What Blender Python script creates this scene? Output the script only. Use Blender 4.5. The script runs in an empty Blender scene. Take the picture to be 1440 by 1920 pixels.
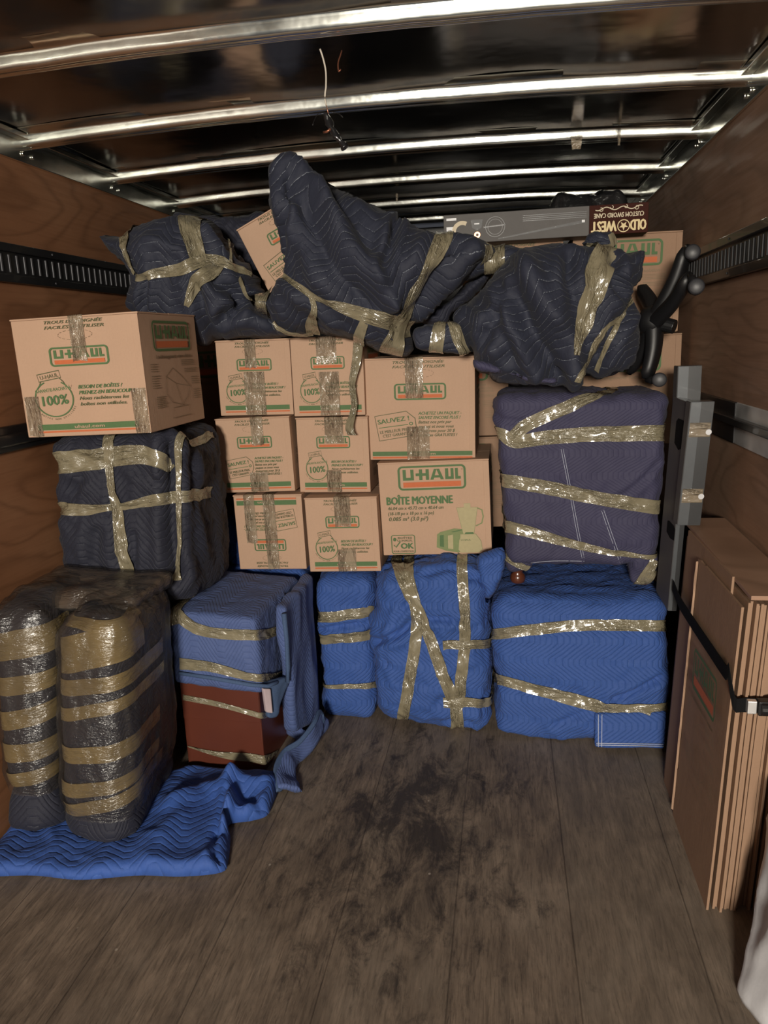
import bpy, bmesh, math, random
import numpy as np
from mathutils import Vector, Matrix
from mathutils.bvhtree import BVHTree
from mathutils.geometry import delaunay_2d_cdt

random.seed(7)
SC = bpy.context.scene
COL = SC.collection

# ------------------------------------------------------------------ camera
F_PX, PITCH, YAW, ROLL = 1425.7, 0.22, 0.163, -0.041
CAM = np.array([0.451, 0.0, 1.53])
FW = np.array([-math.sin(YAW)*math.cos(PITCH), math.cos(YAW)*math.cos(PITCH), -math.sin(PITCH)])
_r = np.array([math.cos(YAW), math.sin(YAW), 0.0]); _u = np.cross(_r, FW)
RT = math.cos(ROLL)*_r + math.sin(ROLL)*_u
UP = -math.sin(ROLL)*_r + math.cos(ROLL)*_u
cd = bpy.data.cameras.new('camera'); cam = bpy.data.objects.new('camera', cd); COL.objects.link(cam)
cd.sensor_fit = 'VERTICAL'; cd.sensor_height = 24.0; cd.lens = F_PX*24.0/1920.0
cd.clip_start = 0.05; cd.clip_end = 60
M = Matrix.Identity(4)
for i in range(3):
    M[i][0] = RT[i]; M[i][1] = UP[i]; M[i][2] = -FW[i]; M[i][3] = CAM[i]
cam.matrix_world = M
SC.camera = cam

# ------------------------------------------------------------------ light
SC.view_settings.view_transform = 'Standard'; SC.view_settings.look = 'None'
SC.view_settings.gamma = 1.0; SC.view_settings.use_curve_mapping = False
SC.view_settings.exposure = 0.0
wd = bpy.data.worlds.new('world'); SC.world = wd; wd.use_nodes = True
wd.node_tree.nodes['Background'].inputs[0].default_value = (0.85, 0.88, 1.0, 1)
wd.node_tree.nodes['Background'].inputs[1].default_value = 0.05
def area(name, loc, tgt, sx, sy, power, col):
    ld = bpy.data.lights.new(name, 'AREA'); ld.shape = 'RECTANGLE'; ld.size = sx; ld.size_y = sy
    ld.energy = power; ld.color = col
    o = bpy.data.objects.new(name, ld); COL.objects.link(o); o.location = loc
    d = Vector(tgt) - Vector(loc); o.rotation_euler = d.to_track_quat('-Z', 'Y').to_euler()
    return o
area('yard_lamp', (0.32, -4.2, 2.0), (0.0, 3.0, 1.0), 0.85, 0.5, 420, (1.0, 0.92, 0.80))

# ------------------------------------------------------------------ unprojection of measured points
def ray(x, y):
    return FW + RT*(x-720)/F_PX + UP*(960-y)/F_PX
def PY(x, y, Y):
    d = ray(x, y); return CAM + d*(Y-CAM[1])/d[1]
def PZ(x, y, Z=0.0):
    d = ray(x, y); return CAM + d*(Z-CAM[2])/d[2]
def PX(x, y, X):
    d = ray(x, y); return CAM + d*(X-CAM[0])/d[0]

# ------------------------------------------------------------------ object helpers
ORG = {}
def tag(o, label=None, cat=None, group=None, kind=None):
    if label: o['label'] = label
    if cat: o['category'] = cat
    if group: o['group'] = group
    if kind: o['kind'] = kind
    return o
def thing(name, label, cat, loc, group=None, mat=None):
    o = bpy.data.objects.new(name, None); COL.objects.link(o); o.empty_display_size = 0.1
    if mat is not None: o.matrix_world = mat; ORG[o.name] = np.zeros(3)
    else: o.location = tuple(loc); ORG[o.name] = np.array(loc, float)
    tag(o, label, cat, group); return o
def mk(name, V, Fc, mat, parent=None, uv=None, smooth=True, mi=None, label=None, recalc=True):
    V = np.asarray(V, float)
    if parent is not None:
        org = ORG[parent.name]; V = V - org
    me = bpy.data.meshes.new(name); me.from_pydata([tuple(v) for v in V], [], [tuple(int(i) for i in f) for f in Fc])
    for m in (mat if isinstance(mat, (list, tuple)) else [mat]): me.materials.append(m)
    if uv is not None:
        l = me.uv_layers.new(name='UVMap'); l.data.foreach_set('uv', np.asarray(uv, np.float32).ravel())
    if mi is not None: me.polygons.foreach_set('material_index', np.asarray(mi, np.int32))
    if recalc:
        bm = bmesh.new(); bm.from_mesh(me); bmesh.ops.recalc_face_normals(bm, faces=bm.faces); bm.to_mesh(me); bm.free()
    if smooth: me.polygons.foreach_set('use_smooth', np.ones(len(me.polygons), bool))
    me.update()
    o = bpy.data.objects.new(name, me); COL.objects.link(o)
    if parent is not None:
        o.parent = parent; ORG[o.name] = ORG[parent.name]
    else: ORG[o.name] = np.zeros(3)
    if label: o['label'] = label
    return o
class MB:
    """collects boxes, tubes and plates into one mesh"""
    def __init__(s): s.V = []; s.F = []; s.MI = []; s.bev = 0
    def add(s, V, F, mi=0):
        b = len(s.V); s.V += [tuple(v) for v in V]; s.F += [tuple(i+b for i in f) for f in F]; s.MI += [mi]*len(F)
    def box(s, lo, hi, mi=0, M=None):
        x0, y0, z0 = lo; x1, y1, z1 = hi
        V = [(x0,y0,z0),(x1,y0,z0),(x1,y1,z0),(x0,y1,z0),(x0,y0,z1),(x1,y0,z1),(x1,y1,z1),(x0,y1,z1)]
        if M is not None: V = [tuple(M @ Vector(v)) for v in V]
        s.add(V, [(0,3,2,1),(4,5,6,7),(0,1,5,4),(1,2,6,5),(2,3,7,6),(3,0,4,7)], mi)
    def prism(s, poly, a, b, mi=0):
        """poly: list of 3D points, extruded by vector b-a"""
        n = len(poly); a = np.array(a, float); b = np.array(b, float)
        V = [np.array(p)+a for p in poly]+[np.array(p)+b for p in poly]
        s.add(V, [tuple(range(n)), tuple(range(2*n-1, n-1, -1))]+[(i, (i+1) % n, n+(i+1) % n, n+i) for i in range(n)], mi)
    def tube(s, pts, rad, seg=10, mi=0, flat=1.0, up=(0,0,1)):
        pts = [np.array(p, float) for p in pts]; n = len(pts); V = []; F = []
        rad = rad if isinstance(rad, (list, tuple)) else [rad]*n
        for i, p in enumerate(pts):
            t = pts[min(i+1, n-1)]-pts[max(i-1, 0)]; t /= np.linalg.norm(t)+1e-9
            a = np.cross(t, up); 
            if np.linalg.norm(a) < 1e-3: a = np.cross(t, (1, 0, 0))
            a /= np.linalg.norm(a); b = np.cross(a, t)
            for k in range(seg):
                q = 2*math.pi*k/seg; V.append(p+rad[i]*(math.cos(q)*a+math.sin(q)*b*flat))
        for i in range(n-1):
            for k in range(seg):
                k2 = (k+1) % seg; F.append((i*seg+k, i*seg+k2, (i+1)*seg+k2, (i+1)*seg+k))
        F.append(tuple(range(seg-1, -1, -1))); F.append(tuple(range((n-1)*seg, n*seg)))
        s.add(V, F, mi)
    def build(s, name, mat, parent=None, smooth=False, bevel=0.0, label=None, seg=2):
        o = mk(name, s.V, s.F, mat, parent, smooth=smooth, mi=s.MI, label=label)
        if bevel > 0:
            m = o.modifiers.new('bevel', 'BEVEL'); m.width = bevel; m.segments = seg; m.limit_method = 'ANGLE'
        return o

# ------------------------------------------------------------------ numpy gradient noise
_rs = np.random.RandomState(3)
_perm = _rs.permutation(256); _perm = np.concatenate([_perm, _perm, _perm])
_grad = _rs.randn(256, 3); _grad /= np.linalg.norm(_grad, axis=1)[:, None]
def pn(P):
    P = np.asarray(P, float); I = np.floor(P).astype(int); f = P-I; I &= 255
    u = f*f*f*(f*(f*6-15)+10); out = 0
    for dx in (0, 1):
        for dy in (0, 1):
            for dz in (0, 1):
                h = _perm[_perm[_perm[I[:, 0]+dx & 255]+I[:, 1]+dy & 255]+I[:, 2]+dz & 255]
                g = _grad[h & 255]
                d = (f-np.array([dx, dy, dz]))
                w = (u[:, 0] if dx else 1-u[:, 0])*(u[:, 1] if dy else 1-u[:, 1])*(u[:, 2] if dz else 1-u[:, 2])
                out = out+w*(g*d).sum(1)
    return out*1.6
def fbm(P, sc, oc=3, seed=0.0, st=(1, 1, 1)):
    P = np.asarray(P)*np.array(st)*sc+seed*17.31; o = 0; a = 1
    for k in range(oc): o = o+a*pn(P); P = P*2.03+5.1; a *= 0.5
    return o
def ridge(P, sc, seed=0.0, st=(1, 1, 1)):
    n = fbm(P, sc, 2, seed, st); return 1-2*np.minimum(np.abs(n)*1.6, 1)

# ------------------------------------------------------------------ materials
class NT:
    def __init__(s, name):
        s.m = bpy.data.materials.new(name); s.m.use_nodes = True; s.t = s.m.node_tree
        s.b = s.t.nodes['Principled BSDF']; s.out = s.t.nodes['Material Output']
    def n(s, typ, **kw):
        nd = s.t.nodes.new('ShaderNode'+typ)
        for k, v in kw.items():
            if k in nd.inputs.keys() if isinstance(k, str) else False: nd.inputs[k].default_value = v
            else: setattr(nd, k, v)
        return nd
    def l(s, a, b): s.t.links.new(a, b)
    def math(s, op, a, b=None, clamp=False):
        nd = s.t.nodes.new('ShaderNodeMath'); nd.operation = op; nd.use_clamp = clamp
        for i, v in enumerate((a, b)):
            if v is None: continue
            if isinstance(v, (int, float)): nd.inputs[i].default_value = v
            else: s.l(v, nd.inputs[i])
        return nd.outputs[0]
    def coord(s, kind='Object'):
        return s.n('TexCoord').outputs[kind]
    def mapping(s, v, scale=(1, 1, 1), rot=(0, 0, 0), loc=(0, 0, 0)):
        nd = s.n('Mapping'); nd.inputs['Scale'].default_value = scale; nd.inputs['Rotation'].default_value = rot
        nd.inputs['Location'].default_value = loc; s.l(v, nd.inputs['Vector']); return nd.outputs[0]
    def noise(s, v, sc, det=4, rough=0.55, dist=0.0):
        nd = s.n('TexNoise'); nd.inputs['Scale'].default_value = sc; nd.inputs['Detail'].default_value = det
        nd.inputs['Roughness'].default_value = rough; nd.inputs['Distortion'].default_value = dist
        s.l(v, nd.inputs['Vector']); return nd.outputs[0]
    def ramp(s, fac, stops):
        nd = s.n('ValToRGB'); e = nd.color_ramp.elements
        while len(e) < len(stops): e.new(0.5)
        for i, (p, c) in enumerate(stops):
            e[i].position = p; e[i].color = (*c, 1) if len(c) == 3 else c
        s.l(fac, nd.inputs[0]); return nd.outputs[0]
    def rng(s, v, a, b, c=0.0, d=1.0):
        nd = s.n('MapRange'); nd.inputs[1].default_value = a; nd.inputs[2].default_value = b
        nd.inputs[3].default_value = c; nd.inputs[4].default_value = d; s.l(v, nd.inputs[0]); return nd.outputs[0]
    def mix(s, fac, a, b, mode='MIX'):
        nd = s.n('Mix', data_type='RGBA', blend_type=mode)
        for i, v in ((0, fac), (6, a), (7, b)):
            if isinstance(v, (int, float)): nd.inputs[i].default_value = v
            elif isinstance(v, tuple): nd.inputs[i].default_value = (*v, 1)
            else: s.l(v, nd.inputs[i])
        return nd.outputs[2]
    def bump(s, h, strength=0.3, dist=0.01, normal=None):
        nd = s.n('Bump'); nd.inputs['Strength'].default_value = strength; nd.inputs['Distance'].default_value = dist
        s.l(h, nd.inputs['Height'])
        if normal is not None: s.l(normal, nd.inputs['Normal'])
        return nd.outputs[0]
    def set(s, **kw):
        for k, v in kw.items():
            k = k.replace('_', ' ')
            if isinstance(v, (int, float)): s.b.inputs[k].default_value = v
            elif isinstance(v, tuple): s.b.inputs[k].default_value = (*v, 1) if len(v) == 3 else v
            else: s.l(v, s.b.inputs[k])
        return s.m
def plain(name, col, rough=0.6, metal=0.0, var=0.12, sc=30, bump=0.0, coat=0.0, spec=0.5):
    t = NT(name); c = t.coord(); nz = t.noise(c, sc)
    dark = tuple(x*(1-var) for x in col); lite = tuple(min(1, x*(1+var)) for x in col)
    t.set(Base_Color=t.mix(nz, dark, lite), Roughness=rough, Metallic=metal, Coat_Weight=coat)
    t.set(**{'Specular_IOR_Level': spec})
    if bump: t.set(Normal=t.bump(nz, bump, 0.004))
    return t.m

def fabric(name, col, thread, P=0.16, A=0.075, S=0.022, lines=0.5, vary=0.25, swap=False, sheen=0.03, bump=0.6, flat=1.4, fine=1.0):
    t = NT(name); uv = t.coord('UV')
    w = t.noise(uv, 5, 2); wv = t.n('VectorMath', operation='SCALE'); 
    nn = t.n('TexNoise'); nn.inputs['Scale'].default_value = 7; t.l(uv, nn.inputs['Vector'])
    sub = t.n('VectorMath', operation='SUBTRACT'); t.l(nn.outputs['Color'], sub.inputs[0]); sub.inputs[1].default_value = (.5, .5, .5)
    t.l(sub.outputs[0], wv.inputs[0]); wv.inputs['Scale'].default_value = 0.012
    ad = t.n('VectorMath', operation='ADD'); t.l(uv, ad.inputs[0]); t.l(wv.outputs[0], ad.inputs[1])
    sp = t.n('SeparateXYZ'); t.l(ad.outputs[0], sp.inputs[0])
    u, v = (sp.outputs[1], sp.outputs[0]) if swap else (sp.outputs[0], sp.outputs[1])
    tri = t.math('MULTIPLY', t.math('ABSOLUTE', t.math('SUBTRACT', t.math('FRACT', t.math('MULTIPLY', u, 1/P)), 0.5)), 2)
    fl = t.math('SUBTRACT', t.math('MULTIPLY', tri, flat), (flat-1)/2, clamp=True)
    ww = t.math('MULTIPLY', t.math('ADD', v, t.math('MULTIPLY', fl, A)), 1/S)
    fr = t.math('FRACT', ww)
    dd = t.math('MULTIPLY', t.math('ABSOLUTE', t.math('SUBTRACT', fr, 0.5)), 2)       # 1 at the stitch line
    line = t.rng(dd, 1-.09*(.5+fine*.5), .985)
    dash = t.rng(t.noise(uv, 260, 1), 0.42, 0.55)
    patch = t.rng(t.noise(uv, 9, 3), 0.38, 0.62)
    lm = t.math('MULTIPLY', t.math('MULTIPLY', line, dash), t.math('MULTIPLY', t.math('ADD', t.math('MULTIPLY', patch, .8), .2), lines))
    base = t.mix(t.noise(uv, 3.5, 4), tuple(c*(1-vary) for c in col), tuple(c*(1+vary) for c in col))
    base = t.mix(t.rng(t.noise(uv, 90, 3), .3, .7, 0, .18), base, tuple(c*.6 for c in col))
    t.set(Base_Color=t.mix(lm, base, thread), Roughness=0.75, Sheen_Weight=sheen, Sheen_Roughness=0.5)
    puff = t.math('SUBTRACT', 1.0, t.math('POWER', dd, 4.0))
    h = t.math('ADD', puff, t.math('MULTIPLY', t.noise(uv, 55, 4, 0.6, 0.6), 1.0))
    t.set(Normal=t.bump(h, bump, 0.0045)); return t.m

def tape_mat(name, col, alpha=0.96, rough=0.17, crumple=1.0):
    t = NT(name); uv = t.coord('UV')
    a = t.noise(t.mapping(uv, (48, 95, 1)), 1.0, 2, .5, 1.0)
    b = t.noise(t.mapping(uv, (18, 130, 1), loc=(3, 2, 0), rot=(0, 0, .25)), 1.0, 1, .5, 1.4)
    big = t.rng(t.noise(t.mapping(uv, (6, 14, 1)), 1.0, 2), .42, .60, .10, 1.0)
    h = t.math('MULTIPLY', t.math('ADD', t.math('MULTIPLY', a, .8), b), big)
    t.set(Base_Color=t.mix(t.noise(t.mapping(uv, (9, 9, 1)), 1.0, 3), tuple(c*.85 for c in col), tuple(min(1, c*1.15) for c in col)), Roughness=rough, Alpha=alpha, IOR=1.8, Coat_Weight=.5, Coat_Roughness=.12, Normal=t.bump(h, crumple, 0.012))
    return t.m

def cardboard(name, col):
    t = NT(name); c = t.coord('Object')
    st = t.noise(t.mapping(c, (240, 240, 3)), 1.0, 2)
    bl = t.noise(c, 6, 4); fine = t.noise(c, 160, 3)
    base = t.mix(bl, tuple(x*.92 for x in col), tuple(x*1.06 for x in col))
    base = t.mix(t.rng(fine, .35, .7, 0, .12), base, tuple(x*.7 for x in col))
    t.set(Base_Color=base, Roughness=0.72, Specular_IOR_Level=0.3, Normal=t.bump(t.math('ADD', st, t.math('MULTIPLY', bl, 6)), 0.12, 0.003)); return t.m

def plywood(name, c0, c1, c2, dark=(0.05, 0.022, 0.01)):
    t = NT(name); c = t.coord('Object')
    v = t.mapping(c, (0.6, 0.55, 2.2))
    n0 = t.noise(v, 1.1, 3, .5, .4)
    rings = t.math('FRACT', t.math('MULTIPLY', n0, 15))
    tri = t.math('MULTIPLY', t.math('ABSOLUTE', t.math('SUBTRACT', rings, .5)), 2)
    grain = t.noise(t.mapping(c, (3, 3, 90)), 1.0, 4)
    base = t.ramp(t.noise(t.mapping(c, (1, 1, 1.6)), 1.7, 4), [(0.3, c0), (0.55, c1), (0.8, c2)])
    base = t.mix(t.rng(tri, .55, 1, 0, .42), base, dark)
    base = t.mix(t.rng(grain, .45, .75, 0, .25), base, dark)
    knots = t.n('TexVoronoi'); knots.inputs['Scale'].default_value = 1.6; t.l(t.mapping(c, (1, 1, 1.3)), knots.inputs['Vector'])
    base = t.mix(t.rng(knots.outputs['Distance'], 0.05, 0.022, 0, .7), base, dark)
    t.set(Base_Color=base, Roughness=t.rng(grain, .3, .7, .42, .62), Specular_IOR_Level=0.35, Normal=t.bump(grain, .15, .003)); return t.m

def floor_mat():
    t = NT('worn_plank_floor'); c = t.coord('Object'); sp = t.n('SeparateXYZ'); t.l(c, sp.inputs[0])
    grain = t.noise(t.mapping(c, (26, 3.2, 1)), 1.0, 7, .7, .9)
    fine = t.noise(t.mapping(c, (150, 14, 1)), 1.0, 4, .65, .6)
    mott = t.noise(t.mapping(c, (7, 4, 1)), 1.0, 6, .7, .6)
    base = t.ramp(mott, [(0.25, (0.110, 0.085, 0.065)), (0.5, (0.225, 0.172, 0.129)), (0.75, (0.330, 0.255, 0.192))])
    base = t.mix(t.rng(grain, .42, .68, 0, .75), base, (0.085, 0.066, 0.053))
    base = t.mix(t.rng(fine, .48, .70, 0, .6), base, (0.036, 0.028, 0.023))
    pid = t.math('FLOOR', t.math('MULTIPLY', sp.outputs[0], 1/0.31))
    wn = t.n('TexWhiteNoise', noise_dimensions='1D'); t.l(pid, wn.inputs['W'])
    base = t.mix(t.rng(wn.outputs[0], 0, 1, 0.0, 0.28), base, (0.22, 0.182, 0.140))
    # scuffed, paler patches and small scratches
    base = t.mix(t.rng(t.noise(t.mapping(c, (3.4, 2.0, 1), loc=(2, 7, 0)), 1.0, 6, .65), .50, .74, 0, .55), base, (0.32, 0.265, 0.21))
    sc = t.noise(t.mapping(c, (60, 18, 1), rot=(0, 0, .5)), 1.0, 3, .6, 2.5)
    base = t.mix(t.rng(sc, .70, .78, 0, .5), base, (0.46, 0.39, 0.32))
    # oil-like stains, in the middle of the bay
    dx = t.math('MULTIPLY', t.math('SUBTRACT', sp.outputs[0], 0.13), 1.9)
    dy = t.math('MULTIPLY', t.math('SUBTRACT', sp.outputs[1], 2.15), 1.05)
    rr = t.math('SQRT', t.math('ADD', t.math('MULTIPLY', dx, dx), t.math('MULTIPLY', dy, dy)))
    reg = t.rng(rr, .15, 1.25, .17, -.10)
    stn = t.noise(t.mapping(c, (11, 5.0, 1), loc=(1.3, .4, 0)), 1.0, 9, .78, .5)
    sm = t.rng(t.math('ADD', stn, reg), .55, .70, 0, .82)
    base = t.mix(sm, base, (0.022, 0.019, 0.020))
    sm2 = t.rng(t.noise(t.mapping(c, (8, 9, 1), loc=(5, 5, 0)), 1.0, 5, .6), .66, .74, 0, .6)
    base = t.mix(sm2, base, (0.045, 0.036, 0.03))
    spk = t.n('TexVoronoi'); spk.inputs['Scale'].default_value = 6; t.l(t.mapping(c, (1, .8, 1)), spk.inputs['Vector'])
    base = t.mix(t.rng(spk.outputs['Distance'], 0.030, 0.016, 0, .6), base, (0.50, 0.44, 0.37))
    gap = t.math('ABSOLUTE', t.math('SUBTRACT', t.math('FRACT', t.math('MULTIPLY', t.math('ADD', sp.outputs[0], t.math('MULTIPLY', grain, .004)), 1/0.31)), .5))
    gm = t.rng(gap, .492, .499)
    base = t.mix(t.math('MULTIPLY', gm, .45), base, (0.022, 0.018, 0.015))
    h = t.math('SUBTRACT', t.math('ADD', grain, t.math('MULTIPLY', fine, .5)), t.math('MULTIPLY', gm, 1.0))
    t.set(Base_Color=base, Roughness=t.rng(mott, .3, .7, .48, .72), Specular_IOR_Level=0.35, Normal=t.bump(h, .5, .004)); return t.m

def metal(name, col, rough, bumps=0.05, sc=6):
    t = NT(name); c = t.coord('Object')
    n = t.noise(c, sc, 3); f = t.noise(t.mapping(c, (2, 60, 2)), 1.0, 3)
    t.set(Base_Color=t.mix(t.noise(c, 14, 4), tuple(x*.88 for x in col), col), Metallic=1.0, Roughness=t.rng(n, .3, .7, rough*.8, rough*1.25),
          Normal=t.bump(t.math('ADD', n, t.math('MULTIPLY', f, .02)), bumps, .05)); return t.m

def film_mat():
    t = NT('stretch_film'); uv = t.coord('Object')
    a = t.noise(t.mapping(uv, (24, 24, 100)), 1.0, 2, .55, 1.2)
    b = t.noise(t.mapping(uv, (110, 110, 160), rot=(.3, .2, 0)), 1.0, 2, .5, .8)
    big = t.rng(t.noise(t.mapping(uv, (9, 9, 5)), 1.0, 2), .40, .60, .45, 1.0)
    h = t.math('MULTIPLY', t.math('ADD', a, t.math('MULTIPLY', b, .3)), big)
    t.set(Base_Color=(0.07, 0.063, 0.06), Roughness=0.25, IOR=2.4, Normal=t.bump(h, 1.0, .010))
    tr = t.n('BsdfTransparent'); tr.inputs[0].default_value = (0.95, 0.94, 0.92, 1)
    mx = t.n('MixShader'); fac = t.rng(t.noise(t.mapping(uv, (7, 7, 3)), 1.0, 4), .35, .7, .27, .50)
    t.l(fac, mx.inputs[0]); t.l(tr.outputs[0], mx.inputs[1]); t.l(t.b.outputs[0], mx.inputs[2]); t.l(mx.outputs[0], t.out.inputs[0])
    return t.m

m_blue = fabric('blue_quilt', (0.034, 0.092, 0.33), (0.20, 0.32, 0.66), lines=.5, swap=True, vary=.15)
m_bluef = fabric('blue_quilt_floor', (0.034, 0.096, 0.36), (0.12, 0.25, 0.62), P=.15, A=.05, S=.028, lines=.22, bump=.55, vary=.15)
m_navy = fabric('navy_quilt', (0.0185, 0.022, 0.041), (0.30, 0.33, 0.38), P=.20, A=.055, S=.027, lines=.95, flat=2.1, fine=.5)
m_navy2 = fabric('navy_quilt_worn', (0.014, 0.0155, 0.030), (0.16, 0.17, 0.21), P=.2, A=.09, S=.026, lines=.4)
m_navyp = fabric('purple_navy_quilt', (0.046, 0.043, 0.092), (0.11, 0.11, 0.18), P=.17, A=.09, S=.018, lines=.15, swap=True, bump=.4)
m_denim = fabric('faded_blue_quilt', (0.075, 0.115, 0.28), (0.20, 0.26, 0.46), P=.2, A=.12, S=.022, lines=.35, bump=.5, vary=.12)
m_hem = plain('hem_band', (0.055, 0.095, 0.19), .85, var=.3, sc=200)
m_stitch = plain('white_stitch', (0.62, 0.66, 0.78), .8)
m_tape = tape_mat('tan_packing_tape', (0.255, 0.222, 0.145))
m_ctape = tape_mat('clear_packing_tape', (0.40, 0.32, 0.22), alpha=.62, rough=.17, crumple=1.8)
m_film = film_mat()
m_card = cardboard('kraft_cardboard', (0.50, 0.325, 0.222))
m_card2 = cardboard('kraft_cardboard_shaded', (0.33, 0.205, 0.132))  # darker copy of the kraft colour, shade on rear row and stack painted in
m_green = plain('green_print', (0.080, 0.150, 0.055), .7)
m_dgreen = plain('dark_green_print', (0.095, 0.105, 0.045), .7)
m_orange = plain('orange_print', (0.54, 0.135, 0.045), .7)
m_paleg = plain('pale_green_print', (0.42, 0.36, 0.20), .7)
m_midg = plain('halftone_green_print', (0.20, 0.24, 0.10), .7)
m_faint = plain('faint_print', (0.25, 0.175, 0.105), .7)
m_cream = plain('cream_print', (0.66, 0.56, 0.40), .6)
m_gold = plain('gold_print', (0.70, 0.55, 0.28), .5)
m_plyL = plywood('plywood_left', (0.25, 0.112, 0.054), (0.32, 0.148, 0.073), (0.39, 0.195, 0.10), (0.14, 0.060, 0.027))
m_plyR = plywood('plywood_right', (0.27, 0.155, 0.100), (0.35, 0.21, 0.14), (0.42, 0.27, 0.185), (0.16, 0.095, 0.058))
m_floor = floor_mat()
m_roof = metal('galvanized_roof', (0.36, 0.345, 0.34), .16, .10, 3.0)
m_rib = metal('galvanized_rib', (0.93, 0.95, 0.88), .20, .04, 8)
m_alu = metal('aluminium_plate', (0.92, 0.92, 0.92), .5, .05)
m_blackm = plain('black_painted_steel', (0.012, 0.012, 0.013), .35, 0.0, coat=.2)
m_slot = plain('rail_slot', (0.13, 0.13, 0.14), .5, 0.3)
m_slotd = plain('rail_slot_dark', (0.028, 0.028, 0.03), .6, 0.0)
m_black = plain('black_plastic', (0.008, 0.008, 0.009), .45)
m_web = plain('black_webbing', (0.008, 0.008, 0.009), .9, spec=.1)
m_dgrey = plain('grey_plastic', (0.030, 0.030, 0.034), .45)
m_greyb = plain('silver_grey_box_print', (0.10, 0.108, 0.116), .28, .2, coat=.3)
m_darkb = plain('dark_grey_box_print', (0.028, 0.029, 0.031), .35, .1, coat=.2)
m_greyc = plain('grey_box_print', (0.115, 0.108, 0.104), .6, spec=.25)
m_brownb = plain('dark_brown_box_print', (0.045, 0.012, 0.008), .75, spec=.15)
m_red = plain('red_brown_laminate', (0.105, 0.027, 0.015), .38, sc=8, var=.15)
m_wood = plain('dark_turned_wood', (0.10, 0.03, 0.015), .25, coat=.4)
m_white = plain('white_plastic_bag', (0.62, 0.62, 0.64), .35, bump=.6, sc=12)
m_wire = plain('cream_wire', (0.55, 0.50, 0.42), .5)
m_copper = plain('copper', (0.5, 0.2, 0.12), .3, .8)
m_eltape = plain('black_electrical_tape', (0.012, 0.012, 0.013), .22, bump=1.0, sc=60, coat=.5)
m_pink = plain('pale_pink_lining', (0.45, 0.36, 0.38), .8)

# ------------------------------------------------------------------ the setting
W2, H, CR = 1.175, 2.219, 0.03
YB, YF = 5.4, -0.55
def S(o): o['kind'] = 'structure'; return o
b = MB(); b.box((-W2-.02, YF, -.06), (W2+.02, YB, 0)); S(b.build('floor', m_floor))
for nm, x, mt in (('wall_left', -1, m_plyL), ('wall_right', 1, m_plyR)):
    b = MB(); b.box((min(x*W2, x*(W2+.02)), YF, 0), (max(x*W2, x*(W2+.02)), YB, H)); S(b.build(nm, mt))
b = MB(); b.box((-W2-.02, YB, -.06), (W2+.02, YB+.02, H+.05)); S(b.build('wall_back', m_black))  # black colour stands in for the shade behind the load
def crown(x): return H+CR*(1-(x/W2)**2)
nx, ny = 48, 110; V = []; Fc = []
for j in range(ny+1):
    for i in range(nx+1):
        x = -W2-.02+(2*W2+.04)*i/nx; y = YF+(YB+.02-YF)*j/ny
        V.append((x, y, crown(x)+.042))
V = np.array(V); V[:, 2] += 0.007*fbm(V, 1.4, 2, 2)
for j in range(ny):
    for i in range(nx): a = j*(nx+1)+i; Fc.append((a, a+1, a+nx+2, a+nx+1))
S(mk('ceiling', V, Fc, m_roof))
# roof bows: hat-section, rounded, following the crown
prof = [(-.10,.041),(-.036,.041),(-.033,.034),(-.0322,.028),(-.0313,.022),(-.0303,.016),(-.0290,.009),(-.026,.004),(-.022,.001),(-.016,0),(-.010,.0015),(-.008,-.001),(-.005,-.0035),(-.001,-.003),(.001,0),(.004,.012),(.010,.03),(.02,.038),(.05,.040)]
tn = 1
for k in range(-4, 5):
    y0 = 2.594+.613*k
    V = []; Fc = []; n = 40
    for i in range(n+1):
        x = -W2+2*W2*i/n
        for dy, dz in prof: V.append((x, y0+dy, crown(x)+dz))
    V = np.array(V); V[:, 2] += .0012*fbm(V, 9, 2, k); V[:, 1] += .0012*fbm(V, 7, 2, k+9)
    m = len(prof)
    for i in range(n):
        for j in range(m-1): a = i*m+j; Fc.append((a, a+1, a+m+1, a+m))
    S(mk('trim_%d' % tn, V, Fc, m_rib)); tn += 1
for sx in (-1, 1):
    b = MB()
    b.box((min(sx*W2, sx*(W2-.012)), YF, H-.045), (max(sx*W2, sx*(W2-.012)), YB, H+.04))
    b.box((min(sx*(W2-.012), sx*(W2-.045)), YF, H+.022), (max(sx*(W2-.012), sx*(W2-.045)), YB, H+.04))
    for k in range(-4, 4):
        y0 = 2.594+.613*k
        for dy in (-.028, .028): b.tube([(sx*(W2-.012), y0+dy, H-.018), (sx*(W2-.019), y0+dy, H-.018)], .009, 10)
    S(b.build('trim_%d' % tn, m_rib, bevel=.004)); tn += 1
# slotted tie rails (upper) on both walls
def rail(sx, ya, yb, za, zb, dep):
    global tn
    b = MB(); X = lambda d: sx*(W2-d)
    def bx(d0, d1, y0, y1, z0, z1, mi=0):
        b.box((min(X(d0), X(d1)), y0, z0), (max(X(d0), X(d1)), y1, z1), mi)
    bx(0, dep*.35, ya, yb, za, zb)
    bx(0, dep, ya, yb, za, za+.026); bx(0, dep, ya, yb, zb-.026, zb)
    y = ya+.02
    while y < yb-.02:
        bx(dep*.35, dep*.5, y, y+.009, za+.034, zb-.034, 1); y += .042
    y = ya+.1
    while y < yb:
        for z in (za+.013, zb-.013): b.tube([(X(dep), y, z), (X(dep+.003), y, z)], .004, 8, 1)
        y += .62
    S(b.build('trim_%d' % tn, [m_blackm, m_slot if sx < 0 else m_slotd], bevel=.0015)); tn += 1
rail(-1, YF, 4.5, 1.770, 1.895, .022)
rail(1, YF, 4.5, 1.685, 1.815, .03)
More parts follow.
